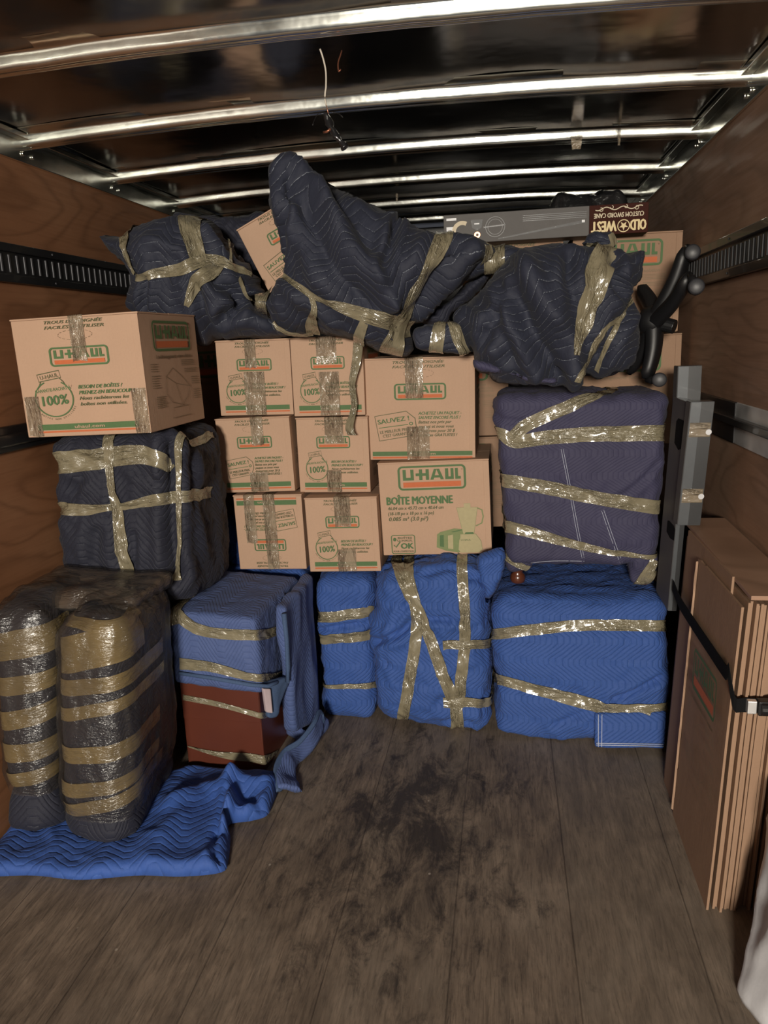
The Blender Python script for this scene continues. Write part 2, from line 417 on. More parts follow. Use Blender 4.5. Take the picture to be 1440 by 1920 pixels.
# lower rub rails
b = MB(); b.box((-W2, YF, 1.225), (-W2+.02, 4.5, 1.31)); b.box((-W2, YF, 1.245), (-W2+.032, 4.5, 1.285)); S(b.build('trim_%d' % tn, m_blackm, bevel=.006)); tn += 1
b = MB(); b.box((W2-.006, YF, 1.17), (W2, 2.55, 1.30)); S(b.build('trim_%d' % tn, m_alu, bevel=.002)); tn += 1
b = MB(); b.box((W2-.010, 2.55, 1.17), (W2, 4.5, 1.30)); b.box((W2-.030, YF, 1.232), (W2-.006, 4.5, 1.256)); S(b.build('trim_%d' % tn, m_blackm, bevel=.003)); tn += 1

# ------------------------------------------------------------------ lettering and print layers
class PR:
    """collects flat print shapes in unit face coordinates: x in -.5..+.5, z in 0..1"""
    def __init__(s, mats): s.V = []; s.F = []; s.MI = []; s.m = mats
    def poly(s, pts, mi=0, lift=0.0):
        lift += 6e-6*(len(s.F) % 60); b = len(s.V); s.V += [(p[0], -lift, p[1]) for p in pts]; s.F.append(tuple(range(b, b+len(pts)))); s.MI.append(mi)
    def rect(s, x0, z0, x1, z1, mi=0, lift=0.0): s.poly([(x0, z0), (x1, z0), (x1, z1), (x0, z1)], mi, lift)
    def line(s, a, c, w, mi=0):
        a = np.array(a, float); c = np.array(c, float); d = c-a; n = np.array([-d[1], d[0]])/(np.linalg.norm(d)+1e-9)*w/2
        s.poly([a-n, c-n, c+n, a+n], mi)
    def loop(s, pts, w, mi=0, closed=True):
        pts = np.array(pts, float); n = len(pts); O = []
        for i in range(n):
            p, q, r = pts[(i-1) % n], pts[i], pts[(i+1) % n]
            if not closed and i == 0: p = q
            if not closed and i == n-1: r = q
            t = r-p; t /= np.linalg.norm(t)+1e-9; O.append((q+np.array([-t[1], t[0]])*w/2, q-np.array([-t[1], t[0]])*w/2))
        for i in range(n if closed else n-1):
            a, c = O[i], O[(i+1) % n]; s.poly([a[0], c[0], c[1], a[1]], mi)
    def rrect(s, x0, z0, x1, z1, r, w, mi=0, asp=1.0):
        pts = []
        for cx, cz, a0 in ((x1-r, z1-r*asp, 0), (x0+r, z1-r*asp, 90), (x0+r, z0+r*asp, 180), (x1-r, z0+r*asp, 270)):
            for k in range(7):
                a = math.radians(a0+15*k); pts.append((cx+r*math.cos(a), cz+r*asp*math.sin(a)))
        s.loop(pts, w, mi)
    def arc(s, cx, cz, r, a0, a1, w, mi=0, asp=1.0, n=40):
        full = abs(a1-a0) >= 360
        pts = [(cx+r*math.cos(math.radians(a0+(a1-a0)*k/n)), cz+r*asp*math.sin(math.radians(a0+(a1-a0)*k/n))) for k in range(n if full else n+1)]
        s.loop(pts, w, mi, closed=full)
    def text(s, txt, x, z, size, width=None, align='CENTER', bold=0.012, shear=0.0, mi=0, rot=0.0, lift=0.0, flip=False):
        c = bpy.data.curves.new('t', 'FONT'); c.body = txt; c.size = 1; c.shear = shear; c.resolution_u = 2
        o = bpy.data.objects.new('t', c); COL.objects.link(o)
        dg = bpy.context.evaluated_depsgraph_get(); me = o.evaluated_get(dg).to_mesh()
        V = np.array([v.co[:2] for v in me.vertices])
        if len(V): V[:, 1] = np.clip(V[:, 1], -.23, 1.0)      # sharp letters grow needle tips when thickened
        P = [tuple(p.vertices) for p in me.polygons]
        o.evaluated_get(dg).to_mesh_clear(); COL.objects.unlink(o); bpy.data.objects.remove(o); bpy.data.curves.remove(c)
        if len(V) == 0: return
        lo_, hi_ = np.percentile(V[:, 0], 1), np.percentile(V[:, 0], 99); V[:, 0] = np.clip(V[:, 0], lo_-.3, hi_+.3)
        V[:, 0] -= V[:, 0].min(); w = V[:, 0].max(); sx = (width/w) if width else size/0.73; V = V*np.array([sx, size/0.73])
        w = V[:, 0].max(); V[:, 0] -= {'CENTER': w/2, 'LEFT': 0, 'RIGHT': w}[align]; V[:, 1] -= size/2
        if rot:
            a = math.radians(rot); V = V@np.array([[math.cos(a), math.sin(a)], [-math.sin(a), math.cos(a)]])
        off = bold*size*1.1
        for k, (ox, oz) in enumerate(((0, 0), (off, 0), (-off, 0), (0, off*.6), (0, -off*.6)) if bold > 0 else ((0, 0),)):
            b = len(s.V); s.V += [(x+v[0]+ox, -lift-k*1.5e-4, z+v[1]+oz) for v in V]; s.F += [tuple(i+b for i in f) for f in P]; s.MI += [mi]*len(P)
    def logo(s, x0, z0, x1, z1, mi=0, mo=1, asp=1.0, lw=None):
        w = x1-x0; h = z1-z0; lw = lw or w*.032
        s.rrect(x0+lw/2, z0+lw/2, x1-lw/2, z1-lw/2, w*.055, lw, mi, asp)
        s.rect(x0+w*.075, z0+h*.12, x1-w*.075, z0+h*.33, mo)
        lx0 = x0+w*.075; lw_ = w*.85; lz = z0+h*.41; lh = h*.44
        def R(a, b, c, d): s.rect(lx0+lw_*a, lz+lh*b, lx0+lw_*c, lz+lh*d, mi)
        R(0, 0, .055, 1); R(.135, 0, .19, 1); R(.055, 0, .135, .25)          # U
        R(.225, .38, .40, .64); R(.285, 0, .34, 1); R(.40, 0, .455, 1)        # hyphen joined to H
        P = lambda *q: s.poly([(lx0+lw_*a, lz+lh*c) for a, c in q], mi)
        P((.475, 0), (.53, 0), (.59, 1), (.545, 1)); P((.655, 0), (.71, 0), (.635, 1), (.585, 1)); P((.52, .18), (.665, .18), (.652, .40), (.535, .40))   # A
        R(.735, 0, .79, 1); R(.86, 0, .915, 1) if False else None
        R(.735, 0, .785, 1); R(.83, 0, .88, 1); R(.785, 0, .83, .25)            # U
        R(.905, 0, .955, 1); R(.955, 0, 1.0, .25)                              # L
    def mesh(s, name='printed_marks'):
        me = bpy.data.meshes.new(name); me.from_pydata(s.V, [], s.F)
        for m in s.m: me.materials.append(m)
        me.polygons.foreach_set('material_index', np.array(s.MI, np.int32)); me.update(); return me
PM = [m_green, m_orange, m_card, m_paleg, m_midg, m_faint, m_dgreen]

def pr_common(p, z0=.075, z1=.135, o0=.043, o1=.06, x0=-.42, x1=.455):
    p.text('TROUS DE POIGNÉE', .0, .955, .026, .46, bold=.03, shear=.3, mi=6)
    p.text('FACILES À UTILISER', .0, .912, .026, .47, bold=.03, shear=.3, mi=6)
    for k in range(18):
        a0 = k*20; p.arc(.0, .845, .135, a0, a0+12, .004, 5, asp=.3, n=3)
    p.logo(-.225, .59, .245, .75, asp=1.05)
    p.rect(x0, z0, x1, z1, 0); p.text('uhaul.com', .02, (z0+z1)/2, (z1-z0)*.55, .24, bold=.03, mi=2, lift=.0006)
    p.rect(x0, o0, x1, o1, 1)
def pr_jar(**k):
    p = PR(PM); pr_common(p, **k); cx, cz, r = -.235, .325, .152
    p.arc(cx, cz, r, -245, 62, .010, 0)
    p.loop([(cx-.115, cz+.205), (cx+.065, cz+.235), (cx+.075, cz+.175), (cx-.105, cz+.145)], .007, 6)
    p.loop([(cx-.09, cz+.148), (cx-.105, cz+.115), (cx-.125, cz+.09)], .007, 6, closed=False)
    p.loop([(cx+.062, cz+.172), (cx+.09, cz+.14), (cx+.10, cz+.12)], .007, 6, closed=False)
    p.text('U-HAUL', cx-.018, cz+.190, .034, .15, bold=.0, mi=6, rot=9)
    p.poly([(cx-.155, cz+.045), (cx+.14, cz+.075), (cx+.155, cz+.11), (cx-.14, cz+.08)], 2, lift=.0001)
    p.text('GARANTIE-RACHAT À', cx, cz+.078, .028, .29, bold=.025, mi=0, rot=5, lift=.0004)
    p.text('100%', cx+.005, cz-.01, .085, .21, bold=.035, mi=0, rot=4, shear=.05)
    for k, ch in enumerate('DES BOÎTES NON UTILISÉES'):
        a = 205+k*130/23
        if ch != ' ': p.text(ch, cx+(r+.022)*math.cos(math.radians(a)), cz+(r+.022)*math.sin(math.radians(a)), .014, mi=6, rot=a+90, bold=.0)
    for q, (t, w) in enumerate((('BESOIN DE BOÎTES ?', .35), ('PRENEZ-EN BEAUCOUP !', .44), ('Nous rachèterons les', .39), ('boîtes non utilisées.', .37))):
        p.text(t, -.03, .415-.048*q, .031 if q < 2 else .029, w, 'LEFT', .04, .3, 0 if q < 2 else 6)
    return p.mesh()
def pr_save(**k):
    p = PR(PM); pr_common(p, **k)
    p.loop([(-.41, .435), (-.12, .482), (-.04, .412), (-.03, .33), (-.07, .24), (-.372, .19)], .007, 6)
    p.text('SAUVEZ !', -.24, .398, .046, .29, bold=.035, mi=0, rot=8)
    p.line((-.375, .318), (-.105, .352), .007, 0); p.arc(-.077, .36, .014, 0, 360, .008, 0, n=16)
    p.text('LE MEILLEUR PRIX,', -.225, .293, .030, .28, bold=.02, mi=6, rot=7)
    p.text("C'EST GARANTI", -.225, .252, .030, .23, bold=.02, mi=6, rot=7)
    for q, (t, w) in enumerate((('ACHETEZ UN PAQUET -', .39), ('SAUVEZ ENCORE PLUS !', .38), ('Battez nos prix par', .30), ('paquet et nous vous', .32), ('donnerons pour 20 $', .33), ('de boîtes GRATUITES !', .35))):
        p.text(t, -.01, .46-.043*q, .030, w, 'LEFT', .035, .3, 0 if q < 2 else 6)
    return p.mesh()
def pr_medium():
    p = PR(PM); p.logo(-.32, .70, .295, .955, asp=1.15)
    p.text('®', .262, .905, .016, mi=5)
    p.text('BOÎTE MOYENNE', -.435, .595, .085, .60, 'LEFT', .05, 0, 0)
    p.text('46.04 cm x 45.72 cm x 40.64 cm', -.43, .513, .034, .51, 'LEFT', .035, .2, 6)
    p.text('(18-1/8 po x 18 po x 16 po)', -.43, .457, .036, .42, 'LEFT', .03, .2, 6)
    p.text('0.085 m³ (3.0 pi³)', -.425, .398, .044, .36, 'LEFT', .035, .2, 6)
    p.rrect(-.415, .02, -.20, .22, .02, .008, 0)
    for a in range(6): p.poly([(-.385+.016*math.cos(1.047*a+q), .175+.02*math.sin(1.047*a+q)) for q in (0, .5, 1.0)]+[(-.385, .175)], 0)
    p.text('BOÎTES', -.29, .192, .020, .13, bold=.04, mi=6); p.text('U-HAUL', -.29, .162, .022, .14, bold=.04, mi=6)
    p.loop([(-.395, .115), (-.377, .09), (-.335, .15)], .012, 0, closed=False)
    p.text('OK', -.272, .105, .062, .115, bold=.06, mi=0)
    p.text("POUR L'EXPÉDITION", -.307, .045, .018, .19, bold=.02, mi=6)
    # toaster
    p.poly([(0, .08), (.01, .22), (.04, .245), (.17, .28), (.27, .265), (.285, .24), (.27, .05), (.20, .02), (.09, .04)], 4)
    p.poly([(.10, .06), (.105, .21), (.19, .235), (.275, .215), (.265, .06), (.2, .035)], 4, .0003)
    p.poly([(.105, .065), (.108, .205), (.155, .215), (.152, .055)], 3, .0005)
    p.poly([(.22, .05), (.222, .215), (.272, .212), (.262, .06)], 3, .0005)
    p.poly([(.03, .09), (.035, .21), (.07, .215), (.068, .08)], 0, .0005); p.poly([(.14, .245), (.24, .268), (.255, .262), (.155, .238)], 0, .0005)
    # blender
    p.poly([(.20, .50), (.385, .50), (.345, .22), (.25, .22)], 3, .0006); p.rect(.265, .50, .325, .545, 3, .0006)
    p.loop([(.20, .50), (.25, .22), (.345, .22), (.385, .50)], .006, 4)
    for xx in (.25, .285, .32): p.line((xx-.01, .49), (xx, .23), .004, 4)
    p.loop([(.385, .49), (.425, .47), (.435, .40), (.42, .33), (.365, .30)], .012, 4, closed=False)
    p.poly([(.235, .215), (.36, .215), (.405, .14), (.415, .05), (.39, .02), (.22, .02), (.20, .05), (.21, .15)], 3, .0007)
    p.loop([(.235, .215), (.36, .215), (.405, .14), (.415, .05), (.39, .02), (.22, .02), (.20, .05), (.21, .15)], .006, 4)
    p.poly([(.26, .215), (.345, .215), (.34, .235), (.27, .235)], 0, .0009); p.text('U-HAUL', .27, .155, .016, .09, mi=0, lift=.0009, bold=.03)
    return p.mesh()
def pr_side():
    p = PR(PM); p.logo(-.33, .67, .33, .93, mi=0, asp=1.15)
    p.text('®', .29, .88, .016, mi=5)
    p.text('Le déménagement, votre solution', .0, .625, .034, .62, bold=.03, shear=.3, mi=5)
    rr = random.Random(4)
    for x0, x1, zs in ((-.42, -.30, (.56, .54, .52, .50)), (-.42, -.28, (.46, .44, .42, .40, .38, .36)), (.12, .38, (.58, .565, .55, .535)), (.16, .42, (.50, .485, .47)), (.28, .44, (.42, .40, .38, .36)), (-.38, -.20, (.28, .265, .25, .235, .22, .205, .19)), (.30, .44, (.30, .28, .26, .24, .22))):
        for z in zs: p.rect(x0, z, x1-rr.random()*.04, z+.006, 5)
    pts = [(-.05, .52), (-.18, .45), (-.20, .30), (-.12, .22), (.06, .18), (.18, .25), (.24, .34), (.10, .44)]
    p.loop(pts, .006, 5); p.loop([(-.18, .45), (-.02, .38), (.24, .34)], .005, 5, closed=False); p.line((-.02, .38), (.06, .18), .005, 5)
    p.loop([(-.10, .17), (.16, .17), (.20, .08), (-.14, .08)], .006, 5)
    return p.mesh()
J_S, J_M, S_S, S_M = pr_jar(), pr_jar(z0=.058, z1=.108, o0=.035, o1=.05, x0=-.40, x1=.41), pr_save(), pr_save(z0=.040, z1=.083, o0=.014, o1=.03, x0=-.44, x1=.475)
MED, SID = pr_medium(), pr_side()

# ------------------------------------------------------------------ cartons
def strip(name, parent, w, z0, z1, x, y, mat, jag=.006, over=0.0, seed=0, w1=None):
    """a strip of tape stuck on a front face (local coords), optionally folded over the top edge by `over`"""
    rr = np.random.RandomState(seed); L = (z1-z0)+over; n = max(6, int(L/.008)); m = 8; V = []; UV = []
    w1 = w1 or w
    for i in range(n+1):
        s = L*i/n
        for j in range(m+1):
            t = j/m-.5; ww = w+(w1-w)*i/n
            xx = x+t*ww; zz = z0+s
            if i == 0: zz += rr.rand()*jag
            yy = y
            if zz > z1: yy = y+(zz-z1); zz = z1+.0012
            V.append((xx, yy, zz)); UV.append((s+seed*.37, t*ww))
    V = np.array(V); V[:, 1] -= .0012+.0016*np.abs(fbm(V, 45, 2, seed))
    Fc = [(i*(m+1)+j, i*(m+1)+j+1, (i+1)*(m+1)+j+1, (i+1)*(m+1)+j) for i in range(n) for j in range(m)]
    uv = [UV[k] for f in Fc for k in f]
    return mk(name, V, Fc, mat, parent, uv=uv, recalc=False)
def carton(label, q, Y, depth, design, mat=None, tapes=(), group=None, flip=False, side=None, side_l=None, flaps=True, Yr=None, seed=0):
    """q: measured TL, TR, BR, BL of the front face, standing at depth Y"""
    mat = mat or m_card
    Yr = Y if Yr is None else Yr
    tl, tr, br, bl = PY(*q[0], Y), PY(*q[1], Yr), PY(*q[2], Yr), PY(*q[3], Y)
    r = (tr-tl)+(br-bl); w = np.linalg.norm(r)/2; r /= np.linalg.norm(r)
    u = (tl-bl)+(tr-br); h = np.linalg.norm(u)/2; u -= r*(u@r); u /= np.linalg.norm(u); d = np.cross(u, r)     # d points into the truck
    c = (tl+tr+bl+br)/4-u*h/2+d*depth/2
    Mx = Matrix.Identity(4)
    for i in range(3): Mx[i][0] = r[i]; Mx[i][1] = d[i]; Mx[i][2] = u[i]; Mx[i][3] = c[i]
    t = thing('moving_carton', label, 'box', None, group, Mx)
    y0 = -depth/2; rr = random.Random(seed)
    # body: closed shell with a soft bulge and a lapped glue joint near the right edge
    n = 10; V = []; Fc = []
    bm = bmesh.new(); bmesh.ops.create_cube(bm, size=1.0)
    bmesh.ops.subdivide_edges(bm, edges=bm.edges[:], cuts=n-1, use_grid_fill=True)
    for v in bm.verts:
        x, y, z = v.co
        bx = .004*(1-(2*y)**2)*(1-(2*z)**2); by = .003*(1-(2*x)**2)*(1-(2*z)**2)
        nx = x*w+(math.copysign(bx, x) if abs(abs(x)-.5) < 1e-4 else 0)
        ny = y*depth+(math.copysign(by*(.2 if y < 0 else 1), y) if abs(abs(y)-.5) < 1e-4 else 0)
        nz = (z+.5)*(h-.006)
        v.co = (nx, ny, nz)
    me = bpy.data.meshes.new('carton_body'); bm.to_mesh(me); bm.free(); me.materials.append(mat)
    b = bpy.data.objects.new('carton_body', me); COL.objects.link(b); b.parent = t; ORG[b.name] = np.zeros(3)
    bv = b.modifiers.new('bevel', 'BEVEL'); bv.width = .003; bv.segments = 2; bv.limit_method = 'ANGLE'
    if flaps:
        for s in (-1, 1):
            f = MB(); x0 = .0015 if s > 0 else -w/2-.001; x1 = w/2+.001 if s > 0 else -.0015
            f.box((-w/2-.0015, min(s*.0015, s*(depth/2+.0015)), h-.006), (w/2+.0015, max(s*.0015, s*(depth/2+.0015)), h-.001+.001*rr.random()))
            f.build('top_flap', mat, t, bevel=.001)
    g = MB(); g.box((w/2-.022, y0-.0030, .002), (w/2+.0005, y0-.0002, h-.007)); g.build('glue_flap', mat, t, bevel=.0008)
    def face(me, frame, sw, fl=False):
        o = bpy.data.objects.new('printed_marks', me); COL.objects.link(o); o.parent = t
        if frame == 'F':
            o.matrix_local = Matrix.Translation((0, y0-.0034, h if fl else 0)) @ (Matrix.Rotation(math.pi, 4, 'Y') if fl else Matrix.Identity(4)) @ Matrix.Diagonal((w, 1, h, 1))
        elif frame == 'R':
            o.matrix_local = Matrix.Translation((w/2+.0052, 0, 0)) @ Matrix.Rotation(math.pi/2, 4, 'Z') @ Matrix.Diagonal((depth, 1, h, 1))
        elif frame == 'L':
            o.matrix_local = Matrix.Translation((-w/2-.0052, 0, 0)) @ Matrix.Rotation(-math.pi/2, 4, 'Z') @ Matrix.Diagonal((depth, 1, h, 1))
    if design is not None: face(design, 'F', 1, flip)
    if side is not None: face(side, 'R', 1)
    if side_l is not None: face(side_l, 'L', 1)
    for k, (x, z0, z1, tw, m_) in enumerate(tapes):
        strip('tape_strip', t, tw, z0*h, min(z1, 1)*h-(.0 if z1 < 1 else -.0005), x*w, y0-.0036, m_, over=.07 if z1 >= 1 else 0, seed=seed*7+k)
    return t

CT = m_ctape
carton('large kraft carton standing alone on the taped navy bundle against the left wall', [(25, 600), (272, 582), (270, 812), (47, 820)], 2.3, .45, J_M,
       tapes=[(.02, .62, 1, .05, CT), (-.42, 0, .35, .05, CT), (.44, 0, .38, .05, CT)], side=SID, seed=1)
G = 'small kraft cartons stacked in the middle'
carton('small kraft carton with round jar mark, top left of the stack of six', [(403, 640), (543, 633), (550, 778), (414, 779)], 2.95, .41, J_S,
       tapes=[(-.03, .62, 1, .045, CT), (.0, 0, .58, .085, CT)], group=G, side=SID, seed=2)
carton('small kraft jar mark carton, top right of the stack of six, under hanging tape', [(542, 633), (681, 628), (683, 778), (553, 781)], 2.95, .41, J_S,
       tapes=[(.0, .66, 1, .08, CT), (.02, 0, .56, .08, CT)], group=G, side=SID, seed=3)
carton('small kraft carton with price tag mark, middle row left of the stack of six', [(405, 785), (540, 780), (555, 920), (415, 925)], 2.92, .41, S_S,
       tapes=[(.06, .62, 1, .05, CT), (.03, 0, .27, .075, CT)], group=G, side=SID, seed=4)
carton('small kraft carton with jar mark, middle row right of the stack of six', [(555, 783), (690, 781), (694, 922), (562, 924)], 2.95, .41, J_S,
       tapes=[(.03, .65, 1, .075, CT), (.0, 0, .3, .06, CT)], group=G, side=SID, seed=5)
carton('small kraft carton standing upside down, bottom left of the stack of six', [(437, 928), (567, 927), (573, 1066), (450, 1068)], 2.90, .41, S_S, flip=True,
       tapes=[(-.27, .35, 1, .045, CT), (.02, 0, 1, .05, CT)], group=G, side=SID, seed=6)
carton('small kraft carton with jar mark, bottom right of the stack of six', [(571, 933), (705, 931), (715, 1070), (581, 1073)], 2.88, .41, J_S,
       tapes=[(.02, .6, 1, .065, CT), (.04, 0, .3, .075, CT)], group=G, side=SID, seed=7)
carton('medium kraft carton with large price tag mark, above the printed blender carton', [(678, 672), (890, 667), (891, 860), (690, 863)], 2.98, .44, S_M,
       tapes=[(-.04, .60, 1, .07, CT), (-.015, 0, .33, .09, CT)], side=SID, seed=8)
carton('medium kraft carton printed with toaster and blender, resting on blue bundle', [(706, 869), (915, 859), (923, 1038), (721, 1041)], 2.93, .42, MED, side=SID, seed=9)
GB = 'kraft cartons in the row behind'
carton('tilted kraft carton wedged between two navy bundles near the roof', [(446, 428), (588, 344), (651, 481), (509, 565)], 3.02, .36, S_M, seed=10)
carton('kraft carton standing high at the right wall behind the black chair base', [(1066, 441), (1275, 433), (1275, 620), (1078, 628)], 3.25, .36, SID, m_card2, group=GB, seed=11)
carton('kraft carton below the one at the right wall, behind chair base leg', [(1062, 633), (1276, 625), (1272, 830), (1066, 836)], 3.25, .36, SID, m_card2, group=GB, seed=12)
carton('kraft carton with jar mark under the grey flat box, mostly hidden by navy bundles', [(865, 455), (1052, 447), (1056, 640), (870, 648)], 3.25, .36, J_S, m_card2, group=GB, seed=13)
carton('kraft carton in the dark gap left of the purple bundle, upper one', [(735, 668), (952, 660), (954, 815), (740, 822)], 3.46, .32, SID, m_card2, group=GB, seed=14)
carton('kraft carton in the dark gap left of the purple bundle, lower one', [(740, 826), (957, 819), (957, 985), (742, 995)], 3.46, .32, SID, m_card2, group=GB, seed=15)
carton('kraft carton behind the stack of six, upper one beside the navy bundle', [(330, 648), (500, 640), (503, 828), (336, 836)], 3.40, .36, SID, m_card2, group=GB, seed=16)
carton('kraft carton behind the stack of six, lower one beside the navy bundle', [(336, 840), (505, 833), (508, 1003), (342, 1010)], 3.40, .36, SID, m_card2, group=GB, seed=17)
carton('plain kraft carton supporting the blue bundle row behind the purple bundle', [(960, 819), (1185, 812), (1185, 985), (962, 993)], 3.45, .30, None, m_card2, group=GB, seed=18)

# ------------------------------------------------------------------ cloth bundles
def seg_dist(P, pts):
    """distance, arclength and side of points P to a 3D polyline"""
    pts = np.asarray(pts, float); best = np.full(len(P), 1e9); arc = np.zeros(len(P)); s0 = 0
    for a, c in zip(pts[:-1], pts[1:]):
        d = c-a; L = np.linalg.norm(d)+1e-9; t = np.clip(((P-a)@d)/L**2, 0, 1)
        D = np.linalg.norm(P-(a+t[:, None]*d), axis=1); m = D < best
        best = np.where(m, D, best); arc = np.where(m, s0+t*L, arc); s0 += L
    return best, arc
def bvh_of(V, Fc): return BVHTree.FromPolygons([tuple(v) for v in V], [tuple(f) for f in Fc])
def densify(px, step=6):
    out = []
    px = [tuple(map(float, p)) for p in px]
    for i in range(len(px)-1):
        p0, p1, p2, p3 = [np.array(px[max(0, min(len(px)-1, i+k))]) for k in (-1, 0, 1, 2)]
        n = max(2, int(np.linalg.norm((p2-p1)[:2])/step))
        for k in range(n):
            t = k/n; out.append(.5*((2*p1)+(-p0+p2)*t+(2*p0-5*p1+4*p2-p3)*t*t+(-p0+3*p1-3*p2+p3)*t**3))
    out.append(np.array(px[-1])); return out
def trace(bvh, px, wrap=''):
    """measured polyline (x, y, width) onto a bundle; wrap codes L,R,T,B continue it round that side, one code per end"""
    P = []; Wd = []
    for p in densify(px):
        h = bvh.ray_cast(Vector(CAM), Vector(ray(p[0], p[1])).normalized())
        if h[0] is not None: P.append(np.array(h[0])); Wd.append(p[2])
    if len(P) < 2: return None, None
    for end, code in enumerate(wrap[:2]):
        if code in 'LRTB':
            e = P[0] if end == 0 else P[-1]; wd = Wd[0] if end == 0 else Wd[-1]; add = []
            for k in range(1, 26):
                y = e[1]+.012*k
                o, d = {'L': ((e[0]-.6, y, e[2]), (1, 0, 0)), 'R': ((e[0]+.6, y, e[2]), (-1, 0, 0)), 'T': ((e[0], y, e[2]+.6), (0, 0, -1)), 'B': ((e[0], y, e[2]-.6), (0, 0, 1))}[code]
                h = bvh.ray_cast(Vector(o), Vector(d))
                if h[0] is None: break
                q = np.array(h[0])
                if np.linalg.norm(q-(add[-1] if add else e)) > .16: break
                add.append(q)
            if end == 0: P = add[::-1]+P; Wd = [wd]*len(add)+Wd
            else: P = P+add; Wd = Wd+[wd]*len(add)
    return np.array(P), np.array(Wd)
def resample(P, Wd, step=.008):
    d = np.r_[0, np.cumsum(np.linalg.norm(np.diff(P, axis=0), axis=1))]
    n = max(4, int(d[-1]/step)); s = np.linspace(0, d[-1], n+1)
    Q = np.stack([np.interp(s, d, P[:, k]) for k in range(3)], 1)
    for _ in range(2):
        Q[1:-1] = .25*Q[:-2]+.5*Q[1:-1]+.25*Q[2:]
    return Q, np.interp(s, d, Wd), s
def ribbon(name, parent, bvh, P, Wd, mat, seed=0, off=.003, m=8, lift=.0022, label=None):
    Q, Wd, s = resample(P, Wd); n = len(Q)
    rr = np.random.RandomState(seed+5); V = []; UV = []
    T = np.gradient(Q, axis=0); T /= np.linalg.norm(T, axis=1)[:, None]+1e-9
    N = np.array([np.array(bvh.find_nearest(Vector(q))[1]) for q in Q])
    for _ in range(6):
        N[1:-1] = .25*N[:-2]+.5*N[1:-1]+.25*N[2:]; 
    jit = fbm(np.stack([s*14, s*0+seed, s*0], 1), 1, 2, seed)
    for i in range(n):
        nn = N[i]-T[i]*(N[i]@T[i]); nn /= np.linalg.norm(nn)+1e-9; L = np.cross(T[i], nn); w = Wd[i]*(1+.04*jit[i])
        for j in range(m+1):
            t = j/m-.5; p = Q[i]+L*t*w
            h = bvh.find_nearest(Vector(p)); hp = np.array(h[0]); hn = np.array(h[1])
            if hn@nn < 0: hn = nn
            e = (hp-p); e = nn*(e@nn); e = e if np.linalg.norm(e) < .03 else e*.03/np.linalg.norm(e)
            V.append(p+e*.85+nn*off); UV.append((s[i]+seed*1.7, t*w))
    V = np.array(V).reshape(n, m+1, 3)
    for _ in range(4): V[1:-1] = .3*V[:-2]+.4*V[1:-1]+.3*V[2:]
    V = V.reshape(-1, 3); nV = np.repeat(N, m+1, axis=0)
    for i in range(len(V)):
        h = bvh.find_nearest(Vector(V[i])); dd = np.array(h[1])@(V[i]-np.array(h[0]))
        if dd < off and h[3] < .02: V[i] += nV[i]*(off-dd)
    cr = np.abs(fbm(np.array([(a*60, b*25, seed) for a, b in UV]), 1, 2, seed)); V += nV*(cr*lift)[:, None]
    Fc = [(i*(m+1)+j, i*(m+1)+j+1, (i+1)*(m+1)+j+1, (i+1)*(m+1)+j) for i in range(n-1) for j in range(m)]
    return mk(name, V, Fc, mat, parent, uv=[UV[k] for f in Fc for k in f], recalc=False, label=label)

def vnormals(V, Fc):
    F4 = np.array([f if len(f) == 4 else (*f, f[-1]) for f in Fc]); N = np.zeros_like(V)
    a = V[F4[:, 2]]-V[F4[:, 0]]; c = V[F4[:, 3]]-V[F4[:, 1]] ; c = np.where((F4[:, 3] == F4[:, 2])[:, None], V[F4[:, 2]]-V[F4[:, 1]], c)
    fn = np.cross(a, c)
    for k in range(4): np.add.at(N, F4[:, k], fn)
    return N/(np.linalg.norm(N, axis=1)[:, None]+1e-12)

def finish(name, label, cat, V, Fc, uvf, mat, tapes, creases, base, group=None, seed=0, wr=.006, lump=.012, pinch=.010, floor=True, tmat=None, root=None, wst=(1, 1, 1), body='blanket', cs=1.0):
    Nn = vnormals(V, Fc)
    V = V+Nn*(lump*fbm(V, 3.2, 2, seed)+wr*ridge(V, 7, seed+1, wst)*.6+wr*.5*ridge(V, 16, seed+2, wst))[:, None]
    bv = bvh_of(V, Fc)
    disp = np.zeros(len(V)); traced = []
    for k, (px, wrap) in enumerate(tapes):
        P, Wd = trace(bv, px, wrap)
        if P is None: continue
        Q, W_, s = resample(P, Wd, .02); D, arc = seg_dist(V, Q); mw = float(np.mean(Wd))
        disp -= pinch*np.exp(-(D/(mw*.75+.01))**2)
        n = fbm(np.stack([arc*26, D*5, np.full(len(V), k+seed)], 1), 1, 2, seed)
        disp += wr*1.2*n*np.exp(-((D-mw*.5)/.05)**2)*(D > mw*.35)
    for px, wd, amp in creases:
        P, _ = trace(bv, [(a, c, .01) for a, c in px])
        if P is None: continue
        Q, _, s = resample(P, _, .02); D, arc = seg_dist(V, Q)
        amp = amp*cs; disp += amp*np.exp(-(D/wd)**2)*np.clip(1+.5*fbm(np.stack([arc*10, D*0, D*0], 1), 1, 1, seed), 0, 2)
        if amp < 0: disp += -amp*.55*np.exp(-((D-wd*2.2)/(wd*1.2))**2)
    V = V+Nn*disp[:, None]
    if floor: V[:, 2] = np.maximum(V[:, 2], .003)
    V[:, 0] = np.clip(V[:, 0], -W2+.004, W2-.004)
    t = root or thing(name, label, cat, base, group)
    mk(body, V, Fc, mat, t, uv=uvf)
    bv = bvh_of(V, Fc)
    for k, (px, wrap) in enumerate(tapes):
        P, Wd = trace(bv, px, wrap)
        if P is None: continue
        ribbon('tape_strip', t, bv, P, Wd, tmat or m_tape, seed*11+k, off=.0042+.0012*k)
    return t, bv

